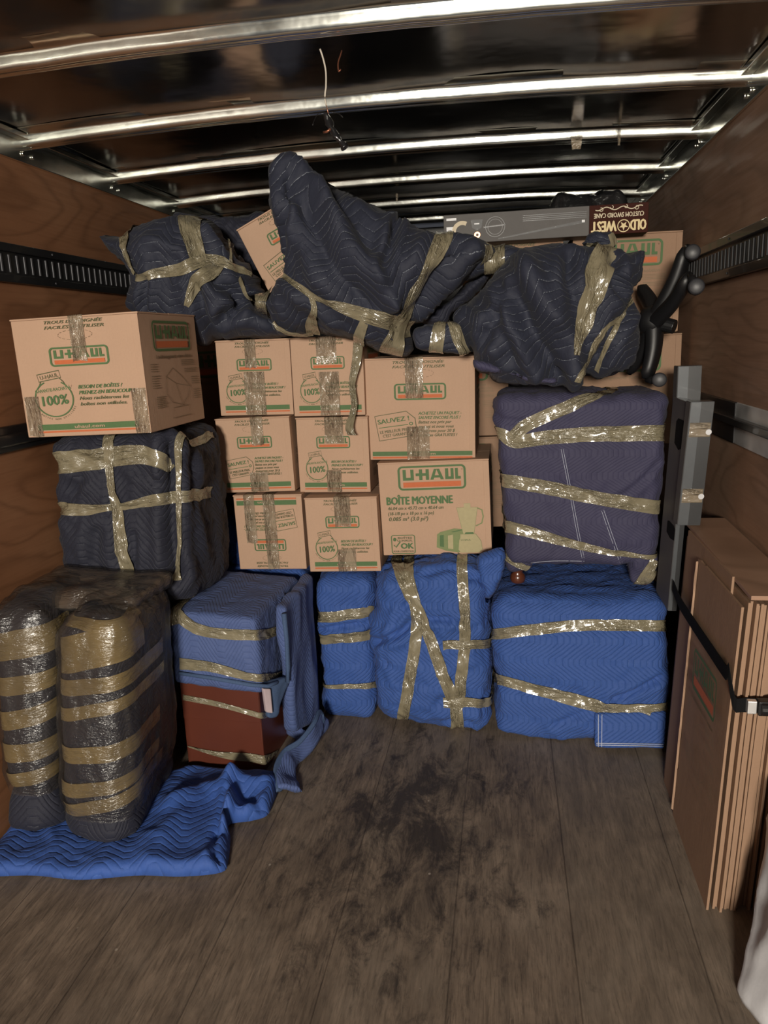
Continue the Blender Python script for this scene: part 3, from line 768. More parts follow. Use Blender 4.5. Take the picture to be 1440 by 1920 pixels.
def boxgrid(w, d, h, step):
    n = [max(6, int(round(a/step))) for a in (w, d, h)]; idx = {}; V = []; Fc = []; UV = []
    def vid(i, j, k):
        key = (i, j, k)
        if key not in idx: idx[key] = len(V); V.append((i/n[0], j/n[1], k/n[2]))
        return idx[key]
    def uvp(f, i, j, k):
        x, y, z = i/n[0]*w, j/n[1]*d, k/n[2]*h
        return {'F': (x, z), 'B': (w+d+w-x, z), 'R': (w+y, z), 'L': (-y, z), 'T': (x, h+y), 'D': (x, -y)}[f]
    def quad(f, *c):
        Fc.append(tuple(vid(*q) for q in c)); UV.extend(uvp(f, *q) for q in c)
    X, Y, Z = n
    for i in range(X):
        for k in range(Z):
            quad('F', (i, 0, k), (i+1, 0, k), (i+1, 0, k+1), (i, 0, k+1)); quad('B', (i, Y, k), (i, Y, k+1), (i+1, Y, k+1), (i+1, Y, k))
    for j in range(Y):
        for k in range(Z):
            quad('R', (X, j, k), (X, j+1, k), (X, j+1, k+1), (X, j, k+1)); quad('L', (0, j, k), (0, j, k+1), (0, j+1, k+1), (0, j+1, k))
    for i in range(X):
        for j in range(Y):
            quad('T', (i, j, Z), (i+1, j, Z), (i+1, j+1, Z), (i, j+1, Z)); quad('D', (i, j, 0), (i, j+1, 0), (i+1, j+1, 0), (i+1, j, 0))
    return np.array(V), Fc, UV
def hexshape(F4, B4, rad, step=.012, puff=(0, 0, 0)):
    """F4/B4: bl, br, tr, tl world corners of front and back"""
    F4 = np.array(F4, float); B4 = np.array(B4, float)
    w = np.linalg.norm(F4[1]-F4[0]); h = np.linalg.norm(F4[3]-F4[0]); d = np.linalg.norm(B4[0]-F4[0])
    U, Fc, UV = boxgrid(w, d, h, step); sz = np.array([w, d, h])
    q = U*sz; c = np.clip(q, rad, sz-rad); e = q-c; L = np.linalg.norm(e, axis=1)[:, None]
    q = np.where(L > 1e-9, c+rad*e/(L+1e-12), q); q = np.where((L < rad) & (L > 1e-9), c+rad*e/(L+1e-12), q)
    p = q/sz; x, y, z = p[:, :1], p[:, 1:2], p[:, 2:]
    def bil(A): return A[0]*(1-x)*(1-z)+A[1]*x*(1-z)+A[2]*x*z+A[3]*(1-x)*z
    V = bil(F4)*(1-y)+bil(B4)*y
    s = lambda a: np.clip(4*a*(1-a), 0, 1)**.7
    V[:, 0] += (puff[0]*(2*p[:, 0]-1)*s(p[:, 2])*s(p[:, 1])); V[:, 1] += puff[1]*(2*p[:, 1]-1)*s(p[:, 0])*s(p[:, 2]); V[:, 2] += puff[2]*(2*p[:, 2]-1)*s(p[:, 0])*s(p[:, 1])
    return V, Fc, UV
def hexb(name, label, F4, depth, rad, mat, tapes=(), creases=(), seed=0, puff=(.01, .02, .01), step=.012, back=None, mod=None, **kw):
    B4 = back if back is not None else [np.array(p)+np.array(depth) for p in F4]
    V, Fc, UV = hexshape(F4, B4, rad, step, puff)
    if mod is not None: V = mod(V)
    base = (np.mean(V[:, 0]), np.mean(V[:, 1]), V[:, 2].min())
    return finish(name, label, 'wrapped furniture' if 'cat' not in kw else kw.pop('cat'), V, Fc, UV, mat, tapes, creases, base, seed=seed, **kw)

def pillow_shape(out, T, edge, step=.012, bumps=(), back=.5, uvrot=0.0, pw=.5):
    """out: closed outline (N,2) in plane coords; returns pts2, height, faces for front and back"""
    out = np.array(out, float); P = []
    n = len(out)
    for i in range(n):
        p0, p1, p2, p3 = out[(i-1) % n], out[i], out[(i+1) % n], out[(i+2) % n]
        m = max(1, int(np.linalg.norm(p2-p1)/step))
        for k in range(m):
            t = k/m; P.append(.5*((2*p1)+(-p0+p2)*t+(2*p0-5*p1+4*p2-p3)*t*t+(-p0+3*p1-3*p2+p3)*t**3))
    B = np.array(P); nb = len(B)
    x0, z0 = B.min(0); x1, z1 = B.max(0)
    gx, gz = np.meshgrid(np.arange(x0, x1, step), np.arange(z0, z1, step)); G = np.stack([gx.ravel(), gz.ravel()], 1)
    G = G+((np.arange(len(G))//gx.shape[1]) % 2)[:, None]*np.array([step/2, 0])
    a = B; c = np.roll(B, -1, axis=0)
    ins = np.zeros(len(G), bool)
    for p, q in zip(a, c):
        cond = (p[1] > G[:, 1]) != (q[1] > G[:, 1]); xi = (q[0]-p[0])*(G[:, 1]-p[1])/(q[1]-p[1]+1e-12)+p[0]; ins ^= cond & (G[:, 0] < xi)
    G = G[ins]
    def dist(Q):
        D = np.full(len(Q), 1e9)
        for p, q in zip(a, c):
            d = q-p; t = np.clip(((Q-p)@d)/(d@d+1e-12), 0, 1); D = np.minimum(D, np.linalg.norm(Q-(p+t[:, None]*d), axis=1))
        return D
    D = dist(G); keep = D > step*.6; G = G[keep]; D = D[keep]
    pts = np.r_[B, G]; D = np.r_[np.zeros(nb), D]
    r = delaunay_2d_cdt([Vector(p) for p in pts], [(i, (i+1) % nb) for i in range(nb)], [list(range(nb))], 1, 1e-7)
    vv = np.array([tuple(v) for v in r[0]]); orig = r[3]
    DD = np.array([D[o[0]] if len(o) else 0 for o in orig])
    t = np.clip(DD/edge, 0, 1); h = (1-(1-t)**2)**pw
    tri = [tuple(f) for f in r[2]]
    hf = T*h
    for (bx, bz), rad, amp in bumps: hf = hf+amp*np.exp(-(((vv-np.array([bx, bz]))**2).sum(1))/rad**2)*h
    nn = len(vv); onb = DD < 1e-6
    bid = np.arange(nn)+nn; bid[onb] = np.arange(nn)[onb]
    F = list(tri)+[(bid[f[2]], bid[f[1]], bid[f[0]]) for f in tri]
    return vv, hf, T*back*h, F, onb
def pillow(name, label, outline, Y, T, edge, mat, tapes=(), creases=(), seed=0, bumps=(), back=.6, step=.011, uvrot=0.0, pw=.5, uvwarp=.05, slope=None, **kw):
    """outline in measured pixels taken to the upright plane at depth Y"""
    W = np.array([PY(*p, Y) for p in outline]); out = W[:, [0, 2]]
    bp = [((PY(*p, Y)[0], PY(*p, Y)[2]), r, a) for p, r, a in bumps]
    vv, hf, hb, F, onb = pillow_shape(out, T, edge, step, bp, back, pw=pw)
    nn = len(vv); Yp = np.full(nn, float(Y))
    if slope is not None: Yp = Yp+slope(vv)
    V = np.zeros((2*nn, 3)); V[:nn] = np.stack([vv[:, 0], Yp-hf, vv[:, 1]], 1); V[nn:] = np.stack([vv[:, 0], Yp+hb, vv[:, 1]], 1)
    c, s = math.cos(uvrot), math.sin(uvrot)
    wx = uvwarp*fbm(V*np.array([1, 0, 1]), 3, 2, seed+3); wz = uvwarp*fbm(V*np.array([1, 0, 1]), 3, 2, seed+4)
    uvv = np.stack([(V[:, 0]+wx)*c-(V[:, 2]+wz)*s, (V[:, 0]+wx)*s+(V[:, 2]+wz)*c], 1)
    used = sorted(set(i for f in F for i in f)); rm = {o: i for i, o in enumerate(used)}
    V = V[used]; uvv = uvv[used]; F = [tuple(rm[i] for i in f) for f in F]
    uv = [uvv[i] for f in F for i in f]
    base = (np.mean(V[:, 0]), float(Y), V[:, 2].min())
    return finish(name, label, kw.pop('cat', 'wrapped furniture'), V, F, uv, mat, tapes, creases, base, seed=seed, **kw)
def tp(pts, w, w1=None):
    n = len(pts); w1 = w if w1 is None else w1
    return [(p[0], p[1], (p[2] if len(p) > 2 else w+(w1-w)*i/(n-1))) for i, p in enumerate(pts)]
# ---- blue bundles along the floor
hexb('wrapped_furniture', 'wide low bundle in bright blue quilted blanket, two tape bands, under the purple bundle',
     [(.405, 2.74, .01), (1.045, 2.69, .01), (1.035, 2.76, .575), (.40, 2.78, .565)], (.025, 1.0, 0), .055, m_blue,
     tapes=[(tp([(922, 1190), (1000, 1180), (1100, 1172), (1249, 1173)], .042), 'LR'), (tp([(922, 1268), (1000, 1290), (1100, 1318, .05), (1160, 1328), (1245, 1328)], .042), 'LR')],
     creases=[([(1150, 1312), (1190, 1298), (1235, 1272)], .012, -.02), ([(930, 1360), (1000, 1375), (1060, 1380)], .02, .012), ([(1040, 1360), (1100, 1335)], .012, -.01)], seed=21, puff=(.012, .02, .008), lump=.010)
hexb('wrapped_furniture', 'tall blue quilted bundle with crossing tape strips, under the printed blender carton',
     [PY(708, 1350, 2.76), PY(918, 1378, 2.74), PY(908, 1060, 2.77), PY(704, 1070, 2.80)], (-.03, .95, -.08), .07, m_blue,
     tapes=[(tp([(768, 1043), (768, 1085), (780, 1145), (778, 1210), (764, 1300), (752, 1362)], .046), 'TB'),
            (tp([(742, 1050), (756, 1090), (782, 1140), (812, 1210), (838, 1285), (856, 1330), (858, 1374)], .046, .05), 'TB'),
            (tp([(866, 1048), (869, 1120), (872, 1200), (864, 1280), (860, 1325)], .040, .046), 'T'),
            (tp([(832, 1208), (875, 1210), (914, 1207)], .034), ' R'), (tp([(831, 1318), (870, 1316), (914, 1316)], .038), ' R')],
     creases=[([(706, 1202), (740, 1195), (770, 1165)], .014, -.028), ([(806, 1163), (840, 1160), (866, 1168)], .010, -.018), ([(735, 1190), (745, 1160), (765, 1130)], .012, -.016),
              ([(800, 1075), (850, 1068), (905, 1090)], .014, -.012), ([(698, 1115), (705, 1180)], .03, .02), ([(720, 1240), (760, 1280)], .012, -.010), ([(840, 1180), (875, 1150)], .012, .012)], seed=22, puff=(.03, .03, .03), lump=.014, wr=.009)
hexb('wrapped_furniture', 'narrow blue quilted bundle with three short tape bands, beside the faded blue draped cabinet',
     [PY(604, 1345, 2.85), PY(702, 1352, 2.85), PY(696, 1082, 2.86), PY(588, 1086, 2.86)], (0, .9, 0), .045, m_blue,
     tapes=[(tp([(592, 1158), (640, 1154), (700, 1146)], .042), 'L '), (tp([(594, 1197), (640, 1194), (700, 1188)], .044), 'L '), (tp([(598, 1288), (640, 1287), (712, 1281)], .010, .028), 'L ')],
     creases=[([(592, 1181), (640, 1176), (690, 1168)], .010, -.022), ([(640, 1140), (680, 1100)], .012, -.008)], seed=23, puff=(.01, .02, .005))
# blue fold hanging from the tall bundle towards its right neighbour
pillow('folded_blanket', 'bright blue blanket corner folded out between the tall bundle and purple bundle', [(895, 1050), (920, 1034), (940, 1030), (947, 1045), (946, 1070), (938, 1095), (922, 1118), (912, 1130), (903, 1100)], 2.80, .035, .03, m_blue, seed=24, cat='blanket', back=2.0)
hexb('wrapped_furniture', 'blue quilted bundle behind the draped cabinet, seen left of the upside down carton',
     [(-.74, 2.96, .01), (-.38, 2.96, .01), (-.38, 2.96, .60), (-.76, 2.96, .62)], (0, .82, 0), .05, m_blue, seed=25)
hexb('folded_blanket', 'bright blue blanket heap between the navy bundle and the upside down carton',
     [(-.74, 3.00, .625), (-.635, 3.0, .625), (-.64, 3.02, .77), (-.74, 3.02, .82)], (0, .2, 0), .03, m_blue, seed=26, cat='blanket', floor=False)
# hem panel on the wide blue bundle
def hem_panel():
    root = thing('folded_blanket', 'double stitched flap of bright blue blanket at the low right end of the wide bundle', 'blanket', PZ(1180, 1405, 0.0))
    F4 = [PY(1115, 1402, 2.668), PY(1246, 1405, 2.662), PY(1250, 1335, 2.70), PY(1115, 1338, 2.70)]
    V, Fc, UV = hexshape(F4, [p+np.array([0, .022, 0]) for p in F4], .008, .008, (0, .004, 0)); V += .003*fbm(V, 9, 2, 3)[:, None]
    V[:, 2] = np.maximum(V[:, 2], .002)
    mk('blanket', V, Fc, m_blue, root, uv=UV)
    st = MB(); off = np.array([0, -.007, 0])
    f = lambda a, c: (F4[0]*(1-a)*(1-c)+F4[1]*a*(1-c)+F4[2]*a*c+F4[3]*(1-a)*c)+off
    for k in (.05, .10): st.tube([f(k, c) for c in np.linspace(.05, 1, 12)], .0012, 5); st.tube([f(a, k+.06) for a in np.linspace(.02, .98, 16)], .0012, 5)
    st.build('hem_stitching', m_stitch, root, smooth=True)
hem_panel()

# ---- purple wrapped cabinet on turned feet
def legs_purple(V): 
    return V
t, bv = hexb('wrapped_cabinet', 'footed cabinet wrapped in purple navy blanket with four tape bands, on the blue bundle',
     [PY(952, 1058, 2.80), PY(1236, 1062, 2.80), PY(1256, 737, 2.82), PY(930, 740, 2.82)], (0, .42, 0), .04, m_navyp,
     tapes=[(tp([(1150, 734), (1100, 748), (1060, 765), (985, 798), (958, 824)], .042, .05), 'T '), (tp([(944, 812), (962, 830), (1010, 822), (1060, 817), (1160, 812), (1244, 812)], .045, .058), 'LR'),
            (tp([(950, 900), (1040, 917), (1130, 935), (1236, 952)], .050), 'LR'), (tp([(950, 985), (1040, 1010), (1130, 1032), (1222, 1044)], .046, .016), 'LR')],
     creases=[([(930, 755), (935, 800), (950, 830)], .03, .018), ([(1165, 930), (1200, 905), (1232, 870)], .010, -.012), ([(1045, 800), (1060, 880), (1075, 960), (1090, 1055)], .006, .008),
              ([(1128, 955), (1145, 1010), (1160, 1060)], .006, .008), ([(925, 775), (950, 790), (985, 790)], .010, -.010)], seed=31, puff=(.006, .015, .004), lump=.008, wr=.005, floor=False, cat='cabinet')
s = MB()
for px in ([(1052, 842), (1068, 925), (1080, 990), (1092, 1050)], [(1056, 842), (1072, 925), (1084, 990), (1096, 1050)], [(1128, 958), (1146, 1010), (1164, 1060)], [(1132, 956), (1150, 1008), (1168, 1058)], [(975, 1058), (1030, 1052), (1096, 1052)], [(1100, 1060), (1160, 1066)]):
    P, Wd = trace(bv, [(a, c, .01) for a, c in px])
    if P is not None and len(P) > 3: s.tube([p+np.array([0, -.0015, 0]) for p in P[::2]], .0008, 4)
s.build('seam_stitching', m_stitch, t, smooth=True)
def lathe(prof, c, seg=20):
    V = []; F = []; n = len(prof)
    for r, z in prof:
        for k in range(seg): V.append((c[0]+r*math.cos(2*math.pi*k/seg), c[1]+r*math.sin(2*math.pi*k/seg), c[2]+z))
    for i in range(n-1):
        for k in range(seg): k2 = (k+1) % seg; F.append((i*seg+k, i*seg+k2, (i+1)*seg+k2, (i+1)*seg+k))
    F.append(tuple(range(seg-1, -1, -1))); F.append(tuple(range((n-1)*seg, n*seg))); return V, F
FT = [(.018, 0), (.026, .005), (.030, .018), (.027, .034), (.018, .044), (.022, .052), (.030, .066), (.030, .09)]
zb = .592
for x, y in ((.495, 2.88), (.965, 2.88), (.50, 3.14), (.96, 3.14)):
    V, F = lathe(FT, (x, y, zb)); mk('foot', V, F, m_wood, t, label='dark turned wooden foot')
# cloth pulled round the two front feet
for (x, tl_, sd) in ((.495, .052, 1), (.955, .012, 2)):
    V, Fc, UV = hexshape([(x-.040, 2.84, zb+tl_), (x+.040, 2.84, zb+tl_), (x+.075, 2.81, .72), (x-.055, 2.81, .72)], [(x-.034, 2.915, zb+tl_), (x+.034, 2.915, zb+tl_), (x+.06, 3.0, .72), (x-.05, 3.0, .72)], .02, .009)
    V += vnormals(V, Fc)*(.005*ridge(V, 14, sd, (1, 1, .5)))[:, None]; mk('foot_wrap', V, Fc, m_navyp, t, uv=UV)
    b2 = bvh_of(V, Fc)
    for q, px in enumerate(([(948, 1042, .03), (968, 1056, .03), (990, 1066, .03)],) if sd == 1 else ([(1183, 1090, .045), (1205, 1093, .045), (1226, 1068, .045)], [(1190, 1100, .02), (1210, 1080, .04), (1228, 1050, .03)])):
        P, Wd = trace(b2, px)
        if P is not None: ribbon('tape_strip', t, b2, P, Wd, m_tape, 50+sd+q, lift=.006)

# ---- navy bundle under the large carton, left
hexb('wrapped_furniture', 'square navy quilted bundle with a cross of tan tape, under the large left carton',
     [(-1.14, 2.44, .645), (-.665, 2.44, .645), (-.655, 2.42, 1.25), (-1.12, 2.42, 1.25)], (.01, .42, 0), .05, m_navy2,
     tapes=[(tp([(90, 872), (200, 857), (262, 853), (300, 862), (322, 882)], .078, .05), 'L '), (tp([(96, 957, .05), (160, 955, .04), (215, 950, .022), (290, 938, .04), (392, 922, .042)], .04), 'L '),
            (tp([(205, 828, .04), (208, 890, .03), (220, 960, .035), (232, 1040, .05), (244, 1084, .035)], .045), 'T '), (tp([(335, 826, .03), (336, 900, .018), (337, 960, .02), (338, 1020, .015), (336, 1090, .03)], .03), 'T ')],
     creases=[([(322, 830), (325, 900), (322, 1000), (330, 1080)], .022, -.035), ([(105, 1010), (110, 960), (150, 900)], .02, -.016), ([(250, 1000), (252, 1050), (245, 1080)], .012, -.014), ([(120, 880), (170, 920), (205, 960)], .02, .014),
              ([(255, 880), (300, 910), (318, 930)], .016, -.014), ([(180, 1000), (175, 1050), (200, 1085)], .022, -.018), ([(365, 850), (375, 900)], .03, .022), ([(360, 950), (385, 1040)], .03, .022)],
     seed=41, puff=(.015, .03, .006), lump=.016, wr=.007, floor=False, pinch=.008)
carton('plain kraft carton hidden behind the two film wrapped towers', [(115, 1150), (290, 1146), (290, 1340), (130, 1350)], 2.5, .32, None, m_card2, seed=40, flaps=False)

# ---- upper left navy bundle
T3 = lambda pts: [(180+a/3.79, 300+c/3.79) for a, c in pts]
T4 = lambda pts: [(480+a/3.79, 300+c/3.79) for a, c in pts]
T5 = lambda pts: [(820+a/3.4286, 380+c/3.4286) for a, c in pts]
def tw(f, pts, *ws):
    P = f(pts); n = len(P)
    return [(p[0], p[1], ws[i] if len(ws) == n else (ws[0]+(ws[-1]-ws[0])*i/(n-1))) for i, p in enumerate(P)]
pillow('wrapped_furniture', 'dark navy bundle with a wide tape strap, high in the left corner under the roof',
     T3([(50, 540), (170, 535), (240, 530), (340, 470), (560, 405), (600, 385), (730, 385), (800, 420), (880, 470), (960, 640), (1090, 790), (1150, 900), (1200, 940), (1120, 1010), (1290, 1130), (1330, 1240), (1150, 1262), (960, 1260), (850, 1275), (800, 1320), (700, 1320), (500, 1200), (280, 1080), (262, 980), (290, 860), (250, 790), (130, 680)]),
     2.93, .16, .14, m_navy,
     tapes=[(tw(T3, [(660, 395), (665, 500), (700, 620), (735, 750)], .085, .075, .065, .06), 'T '), (tw(T3, [(290, 830), (450, 800), (600, 780), (740, 725), (860, 720), (980, 770), (1100, 815)], .03, .035, .045, .05, .045, .04, .02), '  '),
            (tw(T3, [(860, 770), (770, 820), (690, 900), (645, 1035)], .06, .055, .05, .02), '  '), (tw(T3, [(205, 540), (215, 640), (250, 740), (285, 810)], .045, .035, .03, .015), 'T '),
            (tw(T3, [(905, 480), (935, 600), (955, 740)], .008, .012), '  '), (tw(T3, [(1000, 840), (1050, 930), (1100, 1010)], .02, .008), '  ')],
     creases=[(T3([(350, 560), (600, 640), (640, 720)]), .02, .012), (T3([(700, 900), (760, 1100), (840, 1230)]), .022, -.022), (T3([(850, 860), (1000, 950), (1010, 1060), (900, 1120)]), .02, -.02), (T3([(340, 850), (340, 1050)]), .014, -.016), (T3([(780, 480), (860, 620), (940, 760)]), .02, .02),
              (T3([(890, 480), (1000, 700), (1080, 790)]), .02, -.03), (T3([(900, 1000), (1100, 1130), (1280, 1180)]), .02, .015)],
     seed=51, cs=1.4, wr=.006, lump=.012, floor=False, uvrot=.15, bumps=[(T3([(500, 650)])[0], .12, .05), (T3([(900, 900)])[0], .12, .04)], pinch=.007)
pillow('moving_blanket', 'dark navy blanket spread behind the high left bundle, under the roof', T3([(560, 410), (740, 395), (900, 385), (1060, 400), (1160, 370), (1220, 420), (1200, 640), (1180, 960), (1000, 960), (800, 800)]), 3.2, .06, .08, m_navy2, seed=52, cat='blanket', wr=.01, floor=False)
# ---- large central navy bundle
pillow('wrapped_furniture', 'tallest dark navy bundle, peaked up to the roof over the stacked cartons',
     T4([(185, 110), (240, 62), (310, 75), (420, 140), (560, 225), (700, 290), (860, 345), (1010, 425), (1100, 470), (1230, 500), (1330, 530), (1440, 545), (1640, 600), (1700, 655), (1640, 700), (1500, 830), (1440, 905), (1300, 1040), (1205, 1150), (1120, 1190), (1110, 1340), (1040, 1392), (890, 1360), (770, 1310), (600, 1250), (440, 1225), (330, 1240), (180, 1250), (100, 1110), (20, 1080), (10, 960), (120, 920), (215, 840), (210, 690), (140, 440), (120, 290)]),
     2.80, .20, .20, m_navy,
     tapes=[(tw(T4, [(1335, 545), (1260, 700), (1180, 850), (1100, 1000), (1040, 1130), (1000, 1230), (960, 1370)], .062, .058, .055, .08, .085, .08, .085), 'T '),
            (tw(T4, [(200, 830), (300, 905), (450, 980), (620, 1050), (800, 1110), (960, 1150), (1060, 1170)], .018, .02, .026, .04, .05, .055, .05), '  '),
            (tw(T4, [(1040, 1190), (1110, 1190), (1180, 1165)], .06, .05, .03), '  '), (tw(T4, [(385, 960), (420, 1060), (400, 1150), (410, 1225)], .016, .022, .045, .05), '  '),
            (tw(T4, [(775, 1150), (745, 1220), (735, 1310)], .03, .045), ' B'), (tw(T4, [(70, 940), (60, 1020), (50, 1090)], .07, .06), '  '), (tw(T4, [(140, 1140), (200, 1200), (300, 1225), (400, 1215)], .02, .035), '  '),
            (tw(T4, [(1620, 610), (1625, 660), (1610, 700)], .05, .05), '  ')],
     creases=[(T4([(230, 120), (220, 400), (215, 700)]), .018, -.020), (T4([(300, 180), (400, 500), (560, 800), (800, 1040)]), .03, -.022), (T4([(240, 90), (420, 260), (600, 480), (760, 700), (950, 960)]), .04, .03), (T4([(1000, 430), (960, 620), (900, 760)]), .014, -.024),
              (T4([(560, 240), (720, 470), (830, 660)]), .03, -.018), (T4([(1200, 560), (1060, 800), (950, 1000)]), .03, .02), (T4([(1430, 620), (1280, 850), (1150, 1060)]), .03, -.022), (T4([(180, 880), (330, 1000), (560, 1150), (760, 1230)]), .03, .018)],
     seed=53, cs=1.4, wr=.005, lump=.012, floor=False, bumps=[(T4([(700, 850)])[0], .16, .05), (T4([(300, 400)])[0], .1, .03)], pinch=.007, uvrot=-.08)
# loose tape end hanging from it over the carton
def hanging_tape():
    root = thing('hanging_tape', 'loose tan tape end dangling from the central navy bundle over a small carton', 'tape', PY(668, 815, 2.9))
    pts = densify([(672, 640, .040), (668, 680, .036), (660, 720, .026), (664, 760, .03), (655, 800, .042), (660, 816, .042)], 3); n = len(pts); V = []; UV = []; m = 8
    for i, p in enumerate(pts):
        c = PY(p[0], p[1], 2.90-.012*math.sin(i*.12))
        a = .9*math.sin(i*.07+1.3)
        for j in range(m+1):
            t = (j/m-.5)*p[2]; V.append(c+np.array([t*math.cos(a*.6), t*math.sin(a*.6), 0])); UV.append((i*.008, t))
    V = np.array(V); V[:, 1] += .003*fbm(V, 40, 2, 1)
    Fc = [(i*(m+1)+j, i*(m+1)+j+1, (i+1)*(m+1)+j+1, (i+1)*(m+1)+j) for i in range(n-1) for j in range(m)]
    o = mk('tape_end', V, Fc, m_tape, root, uv=[UV[k] for f in Fc for k in f], recalc=False)
hanging_tape()
# ---- right navy bundle and its bound limbs
pillow('wrapped_furniture', 'dark navy bundle with a bound knob on top, slumped over the purple cabinet',
     T5([(95, 720), (230, 620), (400, 420), (520, 320), (640, 285), (760, 270), (860, 278), (940, 285), (1040, 300), (1130, 320), (1225, 330), (1320, 310), (1318, 420), (1300, 500), (1225, 570), (1240, 640), (1290, 760), (1280, 960), (1230, 1060), (1120, 1110), (960, 1130), (880, 1165), (780, 1165), (600, 1165), (400, 1160), (330, 1110), (250, 1080), (210, 960), (140, 860)]),
     2.80, .19, .17, m_navy,
     tapes=[(tw(T5, [(1085, 300), (1050, 420), (1000, 560), (950, 700), (910, 850), (895, 980)], .085, .085, .08, .07, .055, .02), 'T '),
            (tw(T5, [(1240, 610), (1170, 740), (1120, 860), (1060, 1000), (1030, 1080)], .035, .02, .018, .016, .02), '  '), (tw(T5, [(1150, 740), (1070, 810), (1000, 930), (940, 1060), (900, 1150)], .02, .02, .03, .03, .02), '  ')],
     creases=[(T5([(560, 370), (700, 620), (860, 860), (880, 1000)]), .03, .036), (T5([(500, 600), (620, 850), (760, 1080)]), .025, -.028), (T5([(420, 560), (420, 800), (480, 1000)]), .02, -.016), (T5([(850, 330), (850, 520), (880, 620)]), .018, -.018),
              (T5([(240, 640), (380, 700), (350, 860)]), .02, -.014), (T5([(300, 900), (320, 800), (370, 740)]), .018, -.014), (T5([(1130, 340), (1150, 520), (1180, 600)]), .018, -.02), (T5([(560, 1130), (700, 1040), (800, 1040)]), .03, .02), (T5([(870, 1140), (875, 1050)]), .02, .03), (T5([(1240, 660), (1100, 900), (960, 1120)]), .02, -.016)],
     seed=54, cs=1.4, wr=.005, lump=.012, floor=False, bumps=[(T5([(700, 620)])[0], .16, .05)], pinch=.007, uvrot=-.35)
pillow('wrapped_furniture', 'small rounded knob end of wrapped furniture bound with tape, poking up at the top right', T5([(915, 265), (935, 240), (960, 205), (1030, 178), (1110, 185), (1150, 225), (1160, 280), (1140, 320), (1060, 330), (960, 310)]), 2.86, .05, .045, m_navy,
       tapes=[(tw(T5, [(905, 285), (960, 265), (1010, 285), (1080, 290), (1130, 275)], .04, .04), '  '), (tw(T5, [(1135, 320), (1130, 250), (1110, 205)], .05, .03), '  ')], seed=55, floor=False, back=1.2, step=.008)
pillow('moving_blanket', 'dark navy blanket tail hanging behind the slumped right bundle, beside the chair base', T5([(1150, 560), (1230, 640), (1300, 720), (1290, 800), (1270, 980), (1220, 1060), (1080, 1120), (940, 1060), (1000, 800)]), 2.93, .05, .06, m_navyp, seed=56, cat='blanket', floor=False)
pillow('wrapped_furniture', 'short rolled navy stub bound with tape bands, above the price tag carton', [(774, 640), (776, 618), (800, 606), (850, 600), (872, 625), (882, 655), (870, 668), (820, 664), (785, 658)], 2.72, .055, .04, m_navy,
       tapes=[(tp([(826, 603), (822, 625), (815, 664)], .04, .05), 'TB'), (tp([(846, 598), (856, 630), (872, 664)], .045, .04), 'TB')], seed=57, floor=False, back=1.5, step=.008, pinch=.008)
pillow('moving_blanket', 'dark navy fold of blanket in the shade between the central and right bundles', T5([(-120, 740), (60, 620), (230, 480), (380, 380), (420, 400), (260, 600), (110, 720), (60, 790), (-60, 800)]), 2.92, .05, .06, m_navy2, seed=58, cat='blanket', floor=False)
pillow('moving_blanket', 'purple hemmed blanket edge drooping below the slumped right bundle', T5([(235, 1030), (260, 1010), (420, 1050), (600, 1110), (760, 1130), (740, 1165), (560, 1150), (400, 1110), (270, 1080)]), 2.66, .02, .02, m_navyp, seed=59, cat='blanket', floor=False, back=1.5, step=.008)
pillow('wrapped_furniture', 'narrow navy wrapped arm with one tape band, leading right from the central navy bundle', T5([(70, 215), (160, 215), (290, 240), (420, 275), (530, 315), (470, 400), (400, 440), (300, 460), (170, 500), (60, 560)]), 2.83, .06, .05, m_navy,
       tapes=[(tw(T5, [(365, 262), (370, 340), (365, 440)], .072, .072), 'TB'), (tw(T5, [(245, 290), (280, 270), (320, 285)], .05, .03), '  ')], seed=60, floor=False, back=1.5)
# ---- red-brown cabinet under a faded blue blanket
cab = thing('draped_cabinet', 'red-brown cabinet half covered by a taped faded blue blanket, with loose blanket tail', 'cabinet', (-.57, 2.65, 0))
ry = .05
def rotc(V, c=(-.43, 2.42), a=ry):
    V = np.array(V, float); x, y = V[:, 0]-c[0], V[:, 1]-c[1]; V[:, 0] = c[0]+x*math.cos(a)+y*math.sin(a); V[:, 1] = c[1]-x*math.sin(a)+y*math.cos(a); return V
b = MB(); b.box((-.735, 2.42, .0), (-.43, 2.84, .60)); b.V = [tuple(v) for v in rotc(b.V)]; b.build('cabinet_body', m_red, cab, bevel=.004)
b = MB(); b.box((-.733, 2.4165, .20), (-.432, 2.4195, .585)); b.V = [tuple(v) for v in rotc(b.V)]; b.build('door', m_red, cab, bevel=.001)
F4 = rotc([(-.750, 2.400, .345), (-.412, 2.400, .325), (-.412, 2.402, .605), (-.750, 2.402, .625)]); B4 = rotc([(-.750, 2.86, .30), (-.412, 2.88, .20), (-.412, 2.88, .615), (-.75, 2.88, .63)])
V, Fc, UV = hexshape(F4, B4, .018, .011, (.003, .006, .004))
_, cb = finish('', '', '', V, Fc, UV, m_denim,
    [(tp([(327, 1148), (380, 1182), (480, 1190), (520, 1180), (575, 1135)], .045, .03), '  '), (tp([(338, 1243), (400, 1250), (480, 1270), (530, 1262), (575, 1235)], .046, .012), '  '), (tp([(412, 1068), (370, 1110), (330, 1142), (332, 1170)], .045), '  ')],
    [([(535, 1122), (560, 1100), (585, 1078)], .012, -.014), ([(528, 1130), (535, 1180), (540, 1240)], .010, -.014)], None, seed=61, lump=.004, wr=.003, pinch=.004, root=cab)
